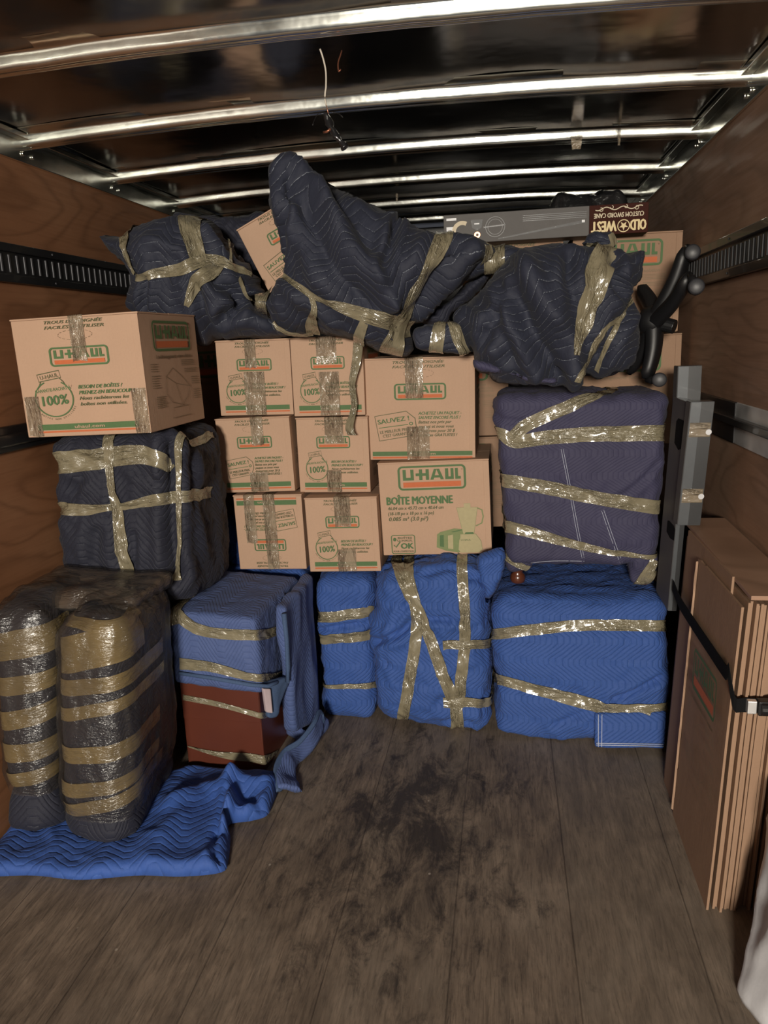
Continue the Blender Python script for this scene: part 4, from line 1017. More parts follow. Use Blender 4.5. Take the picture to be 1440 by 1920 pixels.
# hem roll along the lower edge of the cover, light lining, edge roll
def cloth_tube(name, pts, rad, mat, sd, flat=1.0, am=.004, label=None):
    b = MB(); b.tube(pts, rad, 14, flat=flat); V = np.array(b.V); V += (am*fbm(V, 22, 2, sd))[:, None]; V[:, 2] = np.maximum(V[:, 2], .003)
    uv = [(V[i][0]*2+V[i][1], V[i][2]*1.5+V[i][0]) for f in b.F for i in f]
    return mk(name, V, b.F, mat, cab, uv=uv, label=label)
hem = [PY(x, y, Y) for x, y, Y in ((336, 1262, 2.405), (400, 1272, 2.40), (470, 1286, 2.39), (500, 1288, 2.40), (530, 1275, 2.50))]
cloth_tube('blanket_hem', hem, .008, m_hem, 3)
cloth_tube('blanket_hem', [PY(533, 1150, 2.46), PY(537, 1200, 2.47), PY(541, 1250, 2.49), PY(538, 1280, 2.49)], .009, m_hem, 4)
# curtain of blanket over the rear right side, down to the floor
CQ = [(536, 1130, 2.47), (586, 1078, 2.84), (600, 1335, 2.84), (585, 1372, 2.70), (560, 1375, 2.58), (545, 1330, 2.56), (542, 1250, 2.50)]
F4 = [PY(552, 1372, 2.57), PY(605, 1345, 2.84), PY(588, 1078, 2.86), PY(537, 1140, 2.47)]
B4 = [p+np.array([-.045, .02, 0]) for p in F4]
V, Fc, UV = hexshape(F4, B4, .015, .011, (.01, .01, 0)); V += vnormals(V, Fc)*(.008*ridge(V, 6, 8, (1, 1, .4)))[:, None]; V[:, 2] = np.maximum(V[:, 2], .004)
mk('side_drape', V, Fc, m_denim, cab, uv=UV)
# pointed corner of cover hanging over the side
F4 = [PY(505, 1345, 2.43), PY(520, 1345, 2.46), PY(548, 1270, 2.52), PY(498, 1282, 2.41)]
V, Fc, UV = hexshape(F4, [p+np.array([-.02, .015, 0]) for p in F4], .006, .007); V += vnormals(V, Fc)*(.004*ridge(V, 18, 8, (1, 1, .4)))[:, None]; mk('drape_corner', V, Fc, m_hem, cab, uv=UV)
F4 = [PY(500, 1336, 2.418), PY(512, 1338, 2.425), PY(508, 1292, 2.42), PY(494, 1292, 2.40)]
V, Fc, UV = hexshape(F4, [p+np.array([-.012, .01, 0]) for p in F4], .003, .006); mk('blanket_lining', V, Fc, m_pink, cab, uv=UV, label='pale pink torn lining')
# loose tail on the floor: folded strip, rim first
def drape_strip(name, path, wid, thick, mat, sd, parent=cab):
    """path: list of (px, py, Y, side vector) rows; swept flat fold"""
    V = []; UV = []; rows = []
    P = [np.array(p) for p in path]; n = 40; m = 16
    d = np.r_[0, np.cumsum([np.linalg.norm(P[i+1][0]-P[i][0]) for i in range(len(P)-1)])] if False else np.arange(len(P))
    s = np.linspace(0, len(P)-1, n)
    A = np.stack([np.interp(s, d, [p[0][k] for p in path]) for k in range(3)], 1) if False else None
    return None
def loft(name, rowA, rowB, mat, sd, parent, n=44, m=14, th=.016, am=.010):
    def cr(R):
        R = np.array(R, float); out = []
        for i in range(n):
            x = (len(R)-1)*i/(n-1); k = min(int(x), len(R)-2); t = x-k
            p0, p1, p2, p3 = R[max(k-1, 0)], R[k], R[k+1], R[min(k+2, len(R)-1)]
            out.append(.5*((2*p1)+(-p0+p2)*t+(2*p0-5*p1+4*p2-p3)*t*t+(-p0+3*p1-3*p2+p3)*t**3))
        return np.array(out)
    A, B_ = cr(rowA), cr(rowB); G = np.array([[A[i]*(1-j/(m-1))+B_[i]*(j/(m-1)) for j in range(m)] for i in range(n)])
    du = np.gradient(G, axis=0); dv = np.gradient(G, axis=1); N = np.cross(du, dv); N /= np.linalg.norm(N, axis=2)[:, :, None]+1e-9
    for _ in range(3): N[1:-1] = (N[:-2]+N[1:-1]*2+N[2:])/4
    ds = am*fbm(G.reshape(-1, 3), 14, 2, sd).reshape(n, m, 1); edge = (np.minimum(np.arange(m), np.arange(m)[::-1])/2).clip(.15, 1)[None, :, None]*th/2
    V = np.r_[(G+N*(ds+edge)).reshape(-1, 3), (G+N*(ds-edge)).reshape(-1, 3)]; V[:, 2] = np.maximum(V[:, 2], .004); o = n*m; F = []
    for i in range(n-1):
        for j in range(m-1):
            a = i*m+j; F.append((a, a+1, a+m+1, a+m)); F.append((o+a, o+a+m, o+a+m+1, o+a+1))
        a = i*m; F.append((a, a+m, o+a+m, o+a)); a = i*m+m-1; F.append((a, o+a, o+a+m, a+m))
    for j in range(m-1): F.append((j, o+j, o+j+1, j+1)); a = (n-1)*m+j; F.append((a, a+1, o+a+1, o+a))
    q = np.array([(i*.012, j*.012) for i in range(n) for j in range(m)]*2); return mk(name, V, F, mat, parent, uv=[q[k] for f in F for k in f])
P_ = lambda x, y, z: PZ(x, y, z)
loft('blanket_tail', [PZ(545, 1345, .10), PZ(575, 1372, .05), PZ(592, 1370, .06), PZ(604, 1340, .10), PZ(597, 1330, .13), PZ(586, 1352, .12), PZ(560, 1385, .09), PZ(530, 1405, .08), PZ(515, 1440, .06), PZ(520, 1480, .03)],
     [PZ(540, 1375, .01), PZ(570, 1400, .01), PZ(598, 1392, .01), PZ(612, 1362, .03), PZ(604, 1352, .07), PZ(598, 1388, .04), PZ(575, 1420, .01), PZ(555, 1440, .01), PZ(560, 1470, .01), PZ(566, 1482, .01)], m_denim, 5, cab, th=.022, am=.014)
loft('blanket_hem', [PZ(592, 1372, .06), PZ(604, 1341, .105), PZ(597, 1330, .135), PZ(586, 1352, .125), PZ(560, 1385, .095), PZ(530, 1405, .085), PZ(513, 1440, .065), PZ(518, 1484, .03)],
     [PZ(594, 1378, .05), PZ(609, 1347, .085), PZ(598, 1341, .12), PZ(590, 1362, .11), PZ(564, 1395, .08), PZ(537, 1414, .07), PZ(523, 1447, .05), PZ(530, 1482, .02)], m_hem, 6, cab, th=.014, am=.003)
# narrow tapes round the bare cabinet body
V, F = [], []
bm_ = MB(); bm_.box((-.737, 2.4155, .0), (-.4285, 2.84, .60)); BV = rotc(bm_.V)
def subq(V, F):
    return V, F
Vq, Fq, UVq = hexshape([BV[0], BV[1], BV[5], BV[4]], [BV[3], BV[2], BV[6], BV[7]], .0005, .03); cbv = bvh_of(Vq, Fq)
for k, px in enumerate(([(343, 1307, .022), (400, 1318, .022), (440, 1328, .020), (493, 1342, .022), (503, 1338, .012), (514, 1326, .01)], [(352, 1399, .004), (400, 1412, .018), (440, 1418, .032), (470, 1420, .034), (497, 1425, .036), (505, 1420, .024), (520, 1408, .008)])):
    P, Wd = trace(cbv, px); ribbon('tape_strip', cab, cbv, P, Wd, m_tape, 70+k, off=.002, lift=.001)

# ---- bright blue blanket lying on the floor
def floor_blanket():
    px = [(-60, 1600), (-60, 1640), (60, 1640), (150, 1648), (260, 1640), (340, 1642), (415, 1634), (428, 1612), (432, 1570), (430, 1545), (470, 1538), (500, 1528), (512, 1505), (522, 1478), (524, 1456), (500, 1452), (430, 1446), (360, 1440), (320, 1450), (200, 1450), (60, 1500), (-60, 1560)]
    out = np.array([PZ(x, y, .015)[:2] for x, y in px]); out[:, 0] = np.maximum(out[:, 0], -1.165)
    vv, hf, hb, F, onb = pillow_shape(out, .030, .035, .009, (), 0.15)
    n = len(vv); V = np.zeros((2*n, 3)); V[:n, :2] = vv; V[:n, 2] = .012+hf; V[n:, :2] = vv; V[n:, 2] = .012-hb*1.2
    Q = lambda x, y: PZ(x, y, .05)[:2]
    def fold(a, amp, wd, sgn=1):
        P = np.array([[*Q(*p), 0] for p in a]); D, arc = seg_dist(np.c_[V[:n, :2], np.zeros(n)], P); V[:n, 2] += amp*np.exp(-(D/wd)**2)*np.minimum(hf/.025, 1)
    for a, amp, wd in (([(435, 1470), (425, 1500), (428, 1540)], .045, .03), ([(425, 1495), (405, 1560), (400, 1600), (418, 1612)], -.022, .012), ([(435, 1480), (470, 1500), (500, 1515)], -.022, .02), ([(430, 1462), (480, 1470), (515, 1465)], .03, .03), ([(330, 1500), (380, 1480), (425, 1475)], .03, .04),
                       ([(455, 1520), (490, 1500), (512, 1478)], .025, .018), ([(300, 1560), (340, 1530), (350, 1500)], .02, .05), ([(390, 1600), (410, 1570)], .02, .02), ([(415, 1550), (438, 1500)], .02, .015), ([(240, 1600), (330, 1610), (400, 1612)], .012, .05)): fold(a, amp, wd)
    V[:n, 2] += (.007*fbm(np.c_[vv, np.zeros(n)], 5, 3, 4)+.004*ridge(np.c_[vv, np.zeros(n)], 7, 7))*np.minimum(hf/.025, 1)
    V[:, 2] = np.maximum(V[:, 2], .002)
    used = sorted(set(i for f in F for i in f)); rm = {o: i for i, o in enumerate(used)}; V = V[used]; F = [tuple(rm[i] for i in f) for f in F]
    uvv = np.stack([V[:, 0]*.9+V[:, 1]*.25, V[:, 1]*1.0-V[:, 0]*.25], 1)
    t = thing('moving_blanket', 'bright blue quilted blanket lying crumpled on the floor under the wrapped towers', 'blanket', (-.7, 2.1, 0)); mk('blanket', V, F, m_bluef, t, uv=[uvv[i] for f in F for i in f])
floor_blanket()

# ---- film wrapped towers
def tower(label, F4, B4, rad, seed, bands, zfilm, mid):
    V, Fc, UV = hexshape(F4, B4, rad, .012, (.006, .012, .006)); Nn = vnormals(V, Fc)
    z = V[:, 2]; k = np.clip((zfilm-z)/.10, 0, 1)
    V = V+Nn*(.008*fbm(V, 4, 2, seed)+.008*ridge(V, 11, seed, (1, 1, .4))*k+.022*k-.012*np.exp(-((z-zfilm)/.03)**2))[:, None]
    top = z > .70; V[top] += Nn[top]*(.016*fbm(V[top], 9, 2, seed+2))[:, None]
    V[:, 2] = np.maximum(V[:, 2], .055 if False else .045); V[:, 0] = np.maximum(V[:, 0], -1.165)
    t = thing('wrapped_tower', label, 'wrapped furniture', (V[:, 0].mean(), V[:, 1].mean(), V[:, 2].min()))
    mk('blanket', V, Fc, m_navy2, t, uv=UV); bv = bvh_of(V, Fc); cx, cy = mid
    for q, (z0, sl, w, a0, a1) in enumerate(bands):
        P = []
        for a in np.linspace(math.radians(a0), math.radians(a1), 60):
            d = np.array([math.cos(a), math.sin(a), 0]); zz = z0+sl*math.cos(a)
            h = bv.ray_cast(Vector((cx, cy, zz))+Vector(d)*1.2, Vector(-d))
            if h[0] is not None: P.append(np.array(h[0]))
        if len(P) > 3: ribbon('tape_band', t, bv, np.array(P), np.full(len(P), w), m_tapeb, seed*5+q, off=.003+.001*q, lift=.001)
    # stretch film round the upper part
    ring = z > zfilm-.01; V2 = V+Nn*(.015+.004*ridge(V, 22, seed+4, (1, 1, .35))+.002*fbm(V, 60, 1, seed))[:, None]
    V2[:, 0] = np.maximum(V2[:, 0], -1.170)
    keep = [i for i, f in enumerate(Fc) if all(ring[v] for v in f)]
    F2 = [Fc[i] for i in keep]; used = sorted(set(v for f in F2 for v in f)); rm = {o: i for i, o in enumerate(used)}
    mk('stretch_film', V2[used], [tuple(rm[v] for v in f) for f in F2], m_film, t, recalc=False, label='clear crinkled stretch film')
    return t, bv
m_tapeb = tape_mat('olive_tape_under_film', (0.36, 0.265, 0.115), rough=.25, crumple=.5)
m_tapeh = tape_mat('brown_film_layers', (0.17, 0.125, 0.09), rough=.25, crumple=.8)
tower('front film wrapped tower with tan tape bands, standing on the blue floor blanket',
      [(-.965, 1.93, .02), (-.705, 1.91, .02), (-.655, 1.95, .765), (-.885, 1.97, .77)], [(-1.02, 2.40, .02), (-.76, 2.40, .02), (-.70, 2.385, .755), (-.93, 2.385, .765)], .085, 81,
      [(.66, .03, .11, -200, 20), (.555, .02, .05, -200, 60), (.475, .03, .04, -200, 60), (.34, .02, .055, -200, 50), (.225, .03, .045, -200, 50), (.165, .04, .045, -200, 60), (.74, .0, .04, -180, 30)], .115, (-.82, 2.05))
tower('rear left film wrapped tower with tan tape bands, against the left wall',
      [(-1.155, 1.97, .02), (-1.0, 1.97, .02), (-.935, 2.0, .765), (-1.15, 2.0, .77)], [(-1.155, 2.38, .02), (-1.06, 2.38, .02), (-.96, 2.37, .775), (-1.15, 2.37, .775)], .06, 82,
      [(.66, .02, .09, -200, 20), (.53, .02, .06, -200, 20), (.42, .03, .06, -200, 20), (.31, .02, .06, -200, 20), (.22, .03, .05, -200, 20)], .17, (-1.07, 2.1))
#@@ROLLS
V, Fc, UV = hexshape([(-1.13, 2.12, .745), (-.71, 2.07, .735), (-.70, 2.12, .775), (-1.12, 2.17, .79)], [(-1.13, 2.40, .74), (-.71, 2.39, .735), (-.70, 2.39, .775), (-1.12, 2.40, .79)], .02, .012)
V += vnormals(V, Fc)*(.014*fbm(V, 8, 3, 5))[:, None]
t = thing('film_wrapped_bundle', 'brown film wrapped roll lying across the tops of both wrapped towers', 'wrapped furniture', (-.92, 2.25, .74)); mk('tape_cover', V, Fc, m_tapeh, t, uv=UV)
V2 = V+vnormals(V, Fc)*.007; mk('stretch_film', V2, Fc, m_film, t)

# ---- flattened cartons at the right wall
rs = random.Random(5); X0 = .996; LN = .045
def sheet(label, x, y0, y1, z1, th=.0062, lean=.045, group=None, print_=None, torn=False, mat=m_card2, z0=.0):
    t = thing('flattened_carton', label, 'cardboard', (x, (y0+y1)/2, 0), group)
    ny, nz = 30, 40; V = []; Fc = []
    for side in (0, 1):
        for j in range(nz+1):
            for i in range(ny+1):
                y = y0+(y1-y0)*i/ny; z = z0+(z1-z0)*j/nz
                if torn and i == ny: y += .010*math.sin(j*1.3)+.006*rs.random()
                if torn and j == nz and i > ny-5: z -= .004*rs.random()
                V.append((x+side*th+lean*z+(.0005*math.sin(z*9)), y, z))
    o = (ny+1)*(nz+1)
    for j in range(nz):
        for i in range(ny):
            a = j*(ny+1)+i; Fc.append((a, a+ny+1, a+ny+2, a+1)); Fc.append((o+a, o+a+1, o+a+ny+2, o+a+ny+1))
    for j in range(nz):
        a = j*(ny+1); Fc.append((a, o+a, o+a+ny+1, a+ny+1)); a += ny; Fc.append((a, a+ny+1, o+a+ny+1, o+a))
    for i in range(ny):
        a = i; Fc.append((a, a+1, o+a+1, o+a)); a = nz*(ny+1)+i; Fc.append((a, o+a, o+a+1, a+1))
    mk('carton_body', V, Fc, mat, t, smooth=False)
    if print_ is not None:
        o_ = bpy.data.objects.new('printed_marks', print_[0]); COL.objects.link(o_); o_.parent = t
        _, ya, yb, za, zb_ = print_
        o_.matrix_local = Matrix(((1, 0, lean, -.0035), (0, 1, 0, (ya+yb)/2-(y0+y1)/2), (0, 0, 1, za), (0, 0, 0, 1))) @ Matrix.Rotation(-math.pi/2, 4, 'Z') @ Matrix.Diagonal((yb-ya, 1, zb_-za, 1))
    if torn:
        V = []; Fc = []; n = 50
        for j in range(n+1):
            z = .02+(z1-.03)*j/n; w = .003+.007*abs(math.sin(j*.5+rs.random()*.6))*(1.8 if j > n-5 else 1)
            xx = x+lean*z; V += [(xx-.001, y1-.002, z), (xx-.006, y1+w*.5, z), (xx-.003, y1+w, z), (xx+.004, y1+w*.6, z)]
        for j in range(n):
            for k in range(3): a = j*4+k; Fc.append((a, a+1, a+5, a+4))
        mk('torn_edge', V, Fc, m_card, t, smooth=False, label='pale torn cardboard edge')
    return t
G2 = 'flattened cartons strapped at the right wall'
names = ['flattened kraft carton in the strapped stack by the right wall, seen edge on']
for k in range(17):
    x = X0+k*.0076; dy = rs.uniform(-.012, .012)
    sheet(names[0], x, 1.875+dy+.0012*k, 2.52+rs.uniform(-.02, .02), .868+rs.uniform(-.006, .006), group=G2)
sheet('front flattened kraft carton with large logo and torn far edge, facing the floor aisle', .979, 1.872, 2.295, .862, torn=True, print_=(SID, 1.845, 2.21, .21, .675))
sheet('faded flattened kraft carton without logo, reaching farthest back in the strapped stack', .989, 2.0, 2.49, .90)
t = thing('cardboard_sheet', 'brown wavy-grained board lying on top of the strapped flattened cartons', 'cardboard', (1.10, 2.2, .885))
V, Fc, UV = hexshape([(1.035, 1.86, .884), (1.168, 1.86, .884), (1.168, 1.86, .896), (1.035, 1.86, .896)], [(1.035, 2.60, .904), (1.168, 2.60, .904), (1.168, 2.60, .916), (1.035, 2.60, .916)], .002, .02)
mk('board', V, Fc, m_plyR, t, smooth=False)
# strap
t = thing('strap', 'black webbing strap with buckle bound round the flattened cartons', 'strap', (1.0, 2.2, .5))
pts = [PX(x, y, .998) for x, y in ((1262, 1098), (1275, 1130), (1300, 1170), (1330, 1215), (1362, 1262))]+[np.array([1.000, 1.885, PX(1385, 1285, 1.0)[2]]), np.array([1.012, 1.862, .615]), np.array([1.03, 1.855, .612]), np.array([1.10, 1.858, .612]), np.array([1.165, 1.87, .615])]
pts = [np.array(p) for p in densify([tuple(p) for p in pts], .03)]
b = MB()
for a, c in zip(pts[:-1], pts[1:]):
    pass
V = []; Fc = []
for i, p in enumerate(pts):
    tg = pts[min(i+1, len(pts)-1)]-pts[max(i-1, 0)]; tg /= np.linalg.norm(tg); up = np.array([0, 0, 1.]); sd = np.cross(tg, up); sd /= np.linalg.norm(sd)
    for a, c in ((.019, .0015), (-.019, .0015), (-.019, -.0015), (.019, -.0015)): V.append(p+up*a+sd*c)
for i in range(len(pts)-1):
    for k in range(4): Fc.append((i*4+k, i*4+(k+1) % 4, (i+1)*4+(k+1) % 4, (i+1)*4+k))
mk('webbing', V, Fc, m_web, t, smooth=False)
b = MB(); b.box((1.062, 1.832, .594), (1.122, 1.858, .632)); b.tube([(1.067, 1.836, .613), (1.117, 1.836, .613)], .017, 14); b.build('buckle', m_black, t, bevel=.003)
b = MB(); b.box((1.038, 1.838, .596), (1.060, 1.856, .630)); b.build('buckle_clip', m_alu, t, bevel=.002)

# ---- flat silver boxes standing between cabinet and right wall
def slab(label, lo, hi, mats, name='flat_box', leanx=0.0, ovals=(), tapes=(), dots=()):
    t = thing(name, label, 'box', ((lo[0]+hi[0])/2, (lo[1]+hi[1])/2, lo[2]))
    def ln(V): V = np.array(V, float); V[:, 0] += leanx*(V[:, 2]-hi[2]); return V
    b = MB(); b.box(lo, hi); b.V = [tuple(v) for v in ln(b.V)]; b.build('box_body', mats[0], t, bevel=.002)
    xm = (lo[0]+hi[0])/2
    b = MB(); b.box((lo[0]+(hi[0]-lo[0])*.45, lo[1]-.0008, lo[2]+.002), (hi[0]-.001, lo[1]-.0002, hi[2]-.002)); b.V = [tuple(v) for v in ln(b.V)]; b.build('printed_panel', mats[1], t, label='darker printed half of the narrow side')
    b = MB(); b.box((lo[0]-.0008, lo[1]+.002, lo[2]+.002), (lo[0]-.0002, hi[1]-.002, hi[2]-.002)); b.V = [tuple(v) for v in ln(b.V)]; b.build('side_print', mats[2], t, label='dull grey printed broad side')
    for (y, z, ry_, rz) in ovals:
        p = PR([m_black]); p.poly([(y+ry_*a, z+rz*c) for a, c in ((-1, -.7), (0, -1), (1, -.7), (1, .75), (.6, 1), (-.6, 1), (-1, .75))])
        V = ln([(lo[0]-.0015, q[0], q[2]) for q in p.V]); mk('hand_hole', V, p.F, m_web, t, smooth=False)
    for (z, hh) in tapes:
        Vv = ln([(lo[0]+.004, lo[1]-.0015, z), (lo[0]+(hi[0]-lo[0])*.95, lo[1]-.0015, z), (lo[0]+(hi[0]-lo[0])*.95, lo[1]-.0015, z+hh), (lo[0]+.004, lo[1]-.0015, z+hh)])
        mk('tape_strip', Vv, [(0, 1, 2, 3)], m_ctape, t, smooth=False, uv=[(0, 0), (.06, 0), (.06, .05), (0, .05)])
    for z in dots:
        b = MB(); b.tube([(hi[0]-.008, lo[1]-.0012, z), (hi[0]-.008, lo[1]-.0022, z)], .009, 12, up=(0, 0, 1)); b.V = [tuple(v) for v in ln(b.V)]; b.build('seal_dot', m_white, t)
    return t
slab('tall silver grey flat box standing behind, its top showing above the other flat boxes', (1.028, 2.735, .62), (1.105, 2.80, 1.41), [m_greyb, m_darkb, m_greyc])
_h1 = [PX(x, y, 1.0) for x, y in ((1259, 819), (1280, 819), (1270, 789), (1270, 849))]; _h2 = [PX(x, y, .975) for x, y in ((1241, 1005), (1260, 1005), (1250, 990), (1250, 1021))]
def _ov(h): return (max(2.62, (h[0][1]+h[1][1])/2), (h[2][2]+h[3][2])/2, abs(h[0][1]-h[1][1])/2*.8, abs(h[2][2]-h[3][2])/2)
slab('long grey flat box with black hand holes, leaning beside the purple cabinet', (1.024, 2.56, .60), (1.052, 2.77, 1.305), [m_greyb, m_darkb, m_greyc], leanx=.045, ovals=[_ov(_h1), _ov(_h2)])
slab('short two-tone silver and black flat box standing on the flattened carton stack', (1.020, 2.495, .915), (1.090, 2.558, 1.31), [m_greyb, m_darkb, m_greyc], leanx=.06, tapes=[(1.20, .045), (.99, .045)], dots=(1.215, 1.01))

# ---- long presentation box on the back cartons
def cane_box():
    y = 3.12; z0 = PY(1020, 447, y)[2]; z1 = PY(1020, 394, y)[2]+.005; x0 = PY(832, 430, y)[0]; x1 = PY(1216, 400, y)[0]
    t = thing('gift_box', 'long grey and brown box printed upside down, lying on the rear cartons near the roof', 'box', ((x0+x1)/2, y+.05, z0))
    xs = PY(1105, 410, y)[0]; w = x1-x0; h = z1-z0
    b = MB(); b.box((x0, y, z0), (xs, y+.12, z1)); b.build('box_body', m_greyc, t, bevel=.002)
    b = MB(); b.box((xs, y-.0005, z0), (x1, y+.1205, z1)); b.build('brown_end', m_brownb, t, bevel=.002, label='dark brown end with gold lettering')
    p = PR([m_gold, m_cream, m_brownb, m_darkb, m_cream, m_black, m_white, m_copper])
    wb = x1-xs; cxm = (xs+x1)/2
    # everything drawn upright then turned over
    def T(x, z): return (x, z)
    q = PR(p.m)
    q.text('OLD', -.33*wb, .24*h, .36*h, .26*wb, bold=.05, mi=0); q.text('WEST', .25*wb, .24*h, .36*h, .42*wb, bold=.05, mi=0)
    q.text('CUSTOM SWORD CANE', .0, -.13*h, .16*h, .84*wb, bold=.03, mi=4)
    q.arc(-.085*wb, .24*h, .20*h, 0, 360, .03*h, 0, n=24)
    st = []
    for k in range(10): a = math.radians(90+36*k); r = (.16 if k % 2 == 0 else .065)*h; st.append((-.085*wb+r*math.cos(a), .24*h+r*math.sin(a)))
    q.poly(st, 0)
    q.loop([(a*wb, (-.36+.05*math.sin(a*22))*h) for a in np.linspace(-.4, .4, 30)], .03*h, 4, closed=False)
    for s_ in (-1, 1): q.arc(s_*.30*wb, -.34*h, .06*h, 0, 300, .02*h, 4, n=14); q.arc(s_*.12*wb, -.40*h, .05*h, 0, 270, .02*h, 4, n=14)
    zc = (z0+z1)/2
    q.V = [(cxm-v[0], v[1], zc-v[2]) for v in q.V]
    g = PR(p.m); wg = xs-x0
    g.poly([(x0+.38*wg, z0+.10*h), (x0+.38*wg, z0+.06*h), (xs-.03*wg, z0+.44*h), (xs-.035*wg, z0+.54*h)], 5); g.rect(xs-.05*wg, z0+.46*h, xs-.03*wg, z0+.54*h, 6, .0003)
    g.rect(x0+.02*wg, z0+.18*h, x0+.07*wg, z0+.58*h, 6); g.rect(x0+.032*wg, z0+.28*h, x0+.055*wg, z0+.48*h, 3, .0003)
    g.rect(x0+.02*wg, z0+.80*h, x0+.09*wg, z0+.88*h, 6)
    g.arc(x0+.13*wg, z0+.40*h, .30*h, 60, 200, .14*h, 1, n=16)
    g.poly([(x0+.19*wg, z0+.78*h), (x0+.275*wg, z0+.78*h), (x0+.265*wg, z0+.50*h), (x0+.235*wg, z0+.40*h), (x0+.20*wg, z0+.50*h)], 5); g.rect(x0+.215*wg, z0+.62*h, x0+.25*wg, z0+.66*h, 6, .0003)
    g.arc(x0+.235*wg, z0+.26*h, .08*h, 0, 360, .06*h, 7, n=12); g.arc(x0+.36*wg, z0+.50*h, .34*h, 0, 360, .015*h, 3, n=30); g.arc(x0+.36*wg, z0+.50*h, .26*h, 0, 360, .012*h, 3, n=30)
    g.line((x0+.28*wg, z0+.5*h), (x0+.43*wg, z0+.55*h), .04*h, 3)
    for k in range(4): g.rect(x0+.55*wg, z0+(.62+.06*k)*h, xs-.02*wg, z0+(.64+.06*k)*h, 3)
    o = len(g.V); V = np.array(g.V); Q = np.array(q.V); V[:, 1] += y-.0014; Q[:, 1] += y-.0024
    mk('printed_marks', V, g.F, p.m, t, smooth=False, mi=g.MI, recalc=False); mk('gold_lettering', Q, q.F, p.m, t, smooth=False, mi=q.MI, recalc=False)
cane_box()
# crumpled dark plastic on top of it, far under the roof
V, Fc, UV = hexshape([(.62, 3.30, 1.93), (.95, 3.30, 1.93), (.90, 3.32, 2.09), (.66, 3.32, 2.08)], [(.62, 3.5, 1.93), (.95, 3.5, 1.93), (.90, 3.5, 2.09), (.66, 3.5, 2.08)], .02, .01)
V += vnormals(V, Fc)*(.02*fbm(V, 9, 3, 5))[:, None]; tag(mk('plastic_bag', V, Fc, m_eltape, uv=UV), 'crumpled shiny black plastic bag on the rear load under the roof', 'bag')
V, Fc, UV = hexshape([(.55, 3.25, 1.60), (.95, 3.25, 1.60), (.95, 3.25, 1.62), (.55, 3.25, 1.62)], [(.55, 3.26, 1.60), (.95, 3.26, 1.60), (.95, 3.26, 1.62), (.55, 3.26, 1.62)], .001, .1)

# ---- five-star chair base hung up at the right
def chair_base():
    t = thing('office_chair_base', 'black five-legged swivel chair base with casters, lying on its side by the right wall', 'chair base', PY(1225, 600, 2.92))
    Y0 = 2.93; hub = PY(1226, 603, Y0); ax = PY(1257, 611, Y0-.03)-hub
    b = MB(); d = ax/np.linalg.norm(ax)
    b.tube([hub-d*.045, hub-d*.02, hub+d*.02, hub+d*.035], [.042, .054, .052, .040], 18, up=(0, 1, .2)); b.build('hub', m_black, t, smooth=True)
    b = MB(); b.tube([hub+d*.03, hub+d*.078], [.026, .025], 16, up=(0, 1, .2)); b.build('gas_column', m_black, t, smooth=False, bevel=.002)
    legs = [((1288, 462), 2.86, (1298, 474)), ((1293, 515), 2.72, (1305, 538)), ((1211, 712), 2.90, (1236, 712)), ((1180, 700), 3.05, None), ((1200, 540), 3.08, None)]
    for (px, Yl, ca) in legs:
        e = PY(*px, Yl); v = e-hub; n = 10; V = []; Fc = []; L = np.linalg.norm(v); tn_ = v/L
        a = np.cross(tn_, d); a /= np.linalg.norm(a); c = np.cross(a, tn_)
        for i in range(n+1):
            s = i/n; p = hub+v*s*.98+c*(.012*math.sin(s*math.pi)); wa = .044-.012*s; wc = .030-.010*s
            if i == n: wa *= .6; wc *= .6
            for k in range(12):
                q = 2*math.pi*k/12; V.append(p+a*wa*math.copysign(abs(math.cos(q))**.6, math.cos(q))+c*wc*math.copysign(abs(math.sin(q))**.6, math.sin(q)))
        for i in range(n):
            for k in range(12): Fc.append((i*12+k, i*12+(k+1) % 12, (i+1)*12+(k+1) % 12, (i+1)*12+k))
        Fc.append(tuple(range(11, -1, -1))); Fc.append(tuple(range(n*12, n*12+12)))
        lg = mk('leg', V, Fc, m_black, t)
        if ca is not None:
            cc = PY(*ca, Yl-.035)
            for s_ in (-1, 1):
                b = MB(); fc = np.array([-.15, -1.0, .05]); fc /= np.linalg.norm(fc); o = cc+fc*.013*s_
                b.tube([o-fc*.010, o-fc*.008, o+fc*.006, o+fc*.010], [.019, .0255, .0255, .020], 24, up=(0, 0, 1)); w_ = b.build('caster_wheel', m_dgrey, lg, smooth=True, label='grey caster wheel')
            b = MB(); b.tube([e, cc*.5+e*.5, cc], [.009, .016, .012], 10); b.build('caster_stem', m_black, lg, smooth=True)
chair_base()

# ---- white bag at the lower right corner
V, Fc, UV = hexshape([PZ(1374, 1858, .005), PZ(1450, 1945, .005), PX(1475, 1500, 1.08), PX(1446, 1500, 1.12)], [(1.165, 1.62, .005), (1.168, 1.42, .005), (1.168, 1.42, .5), (1.168, 1.6, .5)], .02, .012, (.0, .0, 0))
V += vnormals(V, Fc)*(.012*fbm(V, 5, 3, 9)+.006*ridge(V, 6, 3, (1, 1, .5)))[:, None]; V[:, 2] = np.maximum(V[:, 2], .003); V[:, 0] = np.minimum(V[:, 0], W2-.003)
tag(mk('plastic_bag', V, Fc, m_white, uv=UV), 'large white plastic bag standing at the right wall in the near corner', 'bag')

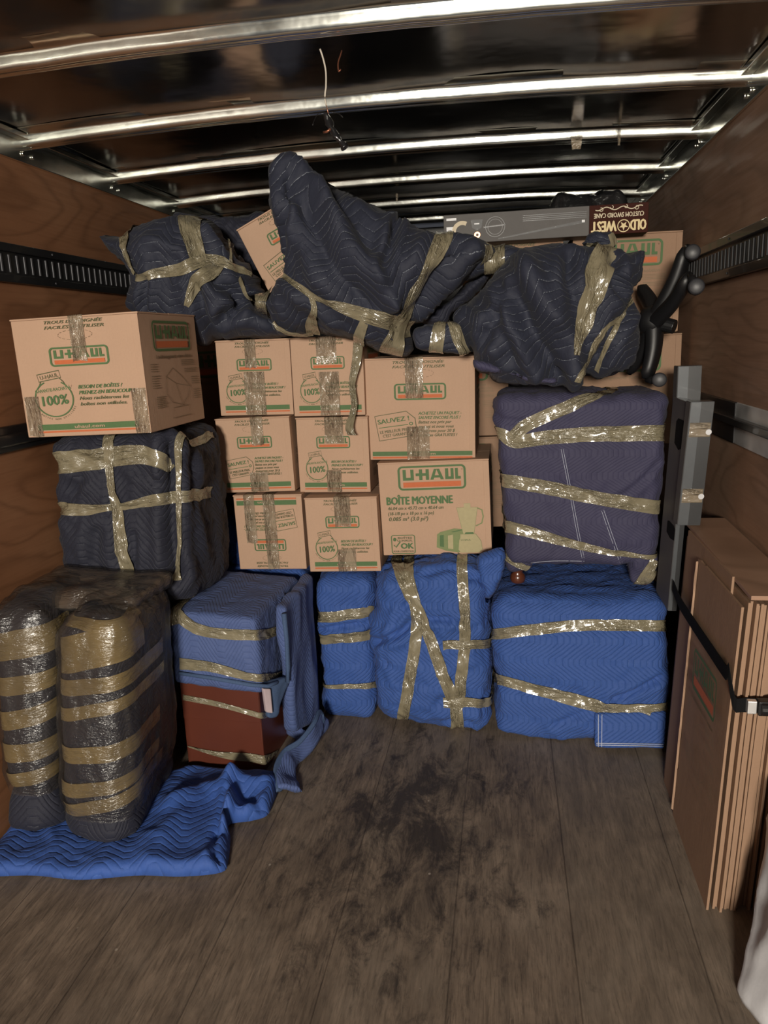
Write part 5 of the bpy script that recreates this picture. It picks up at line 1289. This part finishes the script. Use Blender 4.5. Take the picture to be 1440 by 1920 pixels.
# ---- ceiling wire with taped connector, and scraps of tape
t = thing('hanging_wire', 'cream electrical wire hanging from the roof with a black taped connector', 'wire', PY(602, 98, 2.02))
b = MB(); b.tube([PY(x, y, Y) for x, y, Y in densify([(600, 92, 2.03), (606, 110, 2.03), (611, 135, 2.02), (611, 165, 2.0), (609, 180, 2.0), (612, 198, 2.0)], 6)], .0022, 8); b.build('wire', m_wire, t, smooth=True)
b = MB(); b.tube([PY(612, 196, 2.0), PY(614, 206, 2.0), PY(616, 214, 2.0)], .0012, 6); b.tube([PY(607, 248, 1.99), PY(613, 247, 1.98), PY(620, 242, 1.98)], .003, 8); b.build('bare_copper', m_copper, t, smooth=True, label='bare copper wire end')
b = MB()
b.tube([PY(x, y, Y) for x, y, Y in densify([(612, 214, 2.0), (610, 226, 2.0), (618, 236, 1.99), (622, 246, 1.99), (632, 258, 1.98), (640, 268, 1.98), (647, 278, 1.98)], 4)], [.006]+[.009]*100, 10) if False else None
cp = densify([(611, 212, 2.0), (616, 228, 2.0), (622, 242, 1.99), (632, 256, 1.98), (640, 267, 1.98), (647, 278, 1.98)], 3)
b.tube([PY(*p) for p in cp], [.008+.004*abs(math.sin(i*.35)) for i in range(len(cp))], 10, flat=.7); V = np.array(b.V); V += .003*fbm(V, 60, 2, 1)[:, None]; b.V = [tuple(v) for v in V]; b.build('taped_connector', m_eltape, t, smooth=True)
b = MB(); b.tube([PY(*p) for p in densify([(608, 214, 2.0), (598, 212, 2.0), (591, 222, 1.99), (586, 235, 1.98)], 4)], .0009, 5); b.tube([PY(*p) for p in densify([(620, 210, 2.0), (632, 212, 2.0), (640, 217, 1.99), (643, 220, 1.98)], 4)], .0009, 5); b.build('wire', m_eltape, t, smooth=True, label='thin black wire')
b = MB(); b.tube([PY(*p) for p in densify([(641, 95, 2.05), (638, 105, 2.04), (634, 118, 2.03), (635, 134, 2.02), (639, 130, 2.02)], 4)], .0018, 6); tag(b.build('wire_stub', m_copper, smooth=True), 'short copper wire stub hanging from the roof right of the long wire', 'wire')
for x, y, w, h_, lb in ((1081, 266, .045, .05, 'square scrap of pale tape stuck on a roof rib at the right'), (1161, 256, .012, .06, 'thin torn scrap of tape on a roof rib, nearest the right wall'), (744, 370, .012, .035, 'small tape scrap dangling under a rear roof rib')):
    yy = 3.18 if x > 900 else 3.85
    c = PY(x, y, yy-.03)
    V = []; n = 8
    for i in range(n+1):
        for j in range(n+1): V.append((c[0]+(j/n-.5)*w*(1-.3*i/n), c[1]+.004*math.sin(i*1.7+j), c[2]+(.5-i/n)*h_))
    Fc = [(i*(n+1)+j, i*(n+1)+j+1, (i+1)*(n+1)+j+1, (i+1)*(n+1)+j) for i in range(n) for j in range(n)]
    tag(mk('tape_scrap', V, Fc, m_ctape, uv=[(V[k][0], V[k][2]) for f in Fc for k in f]), lb, 'tape')
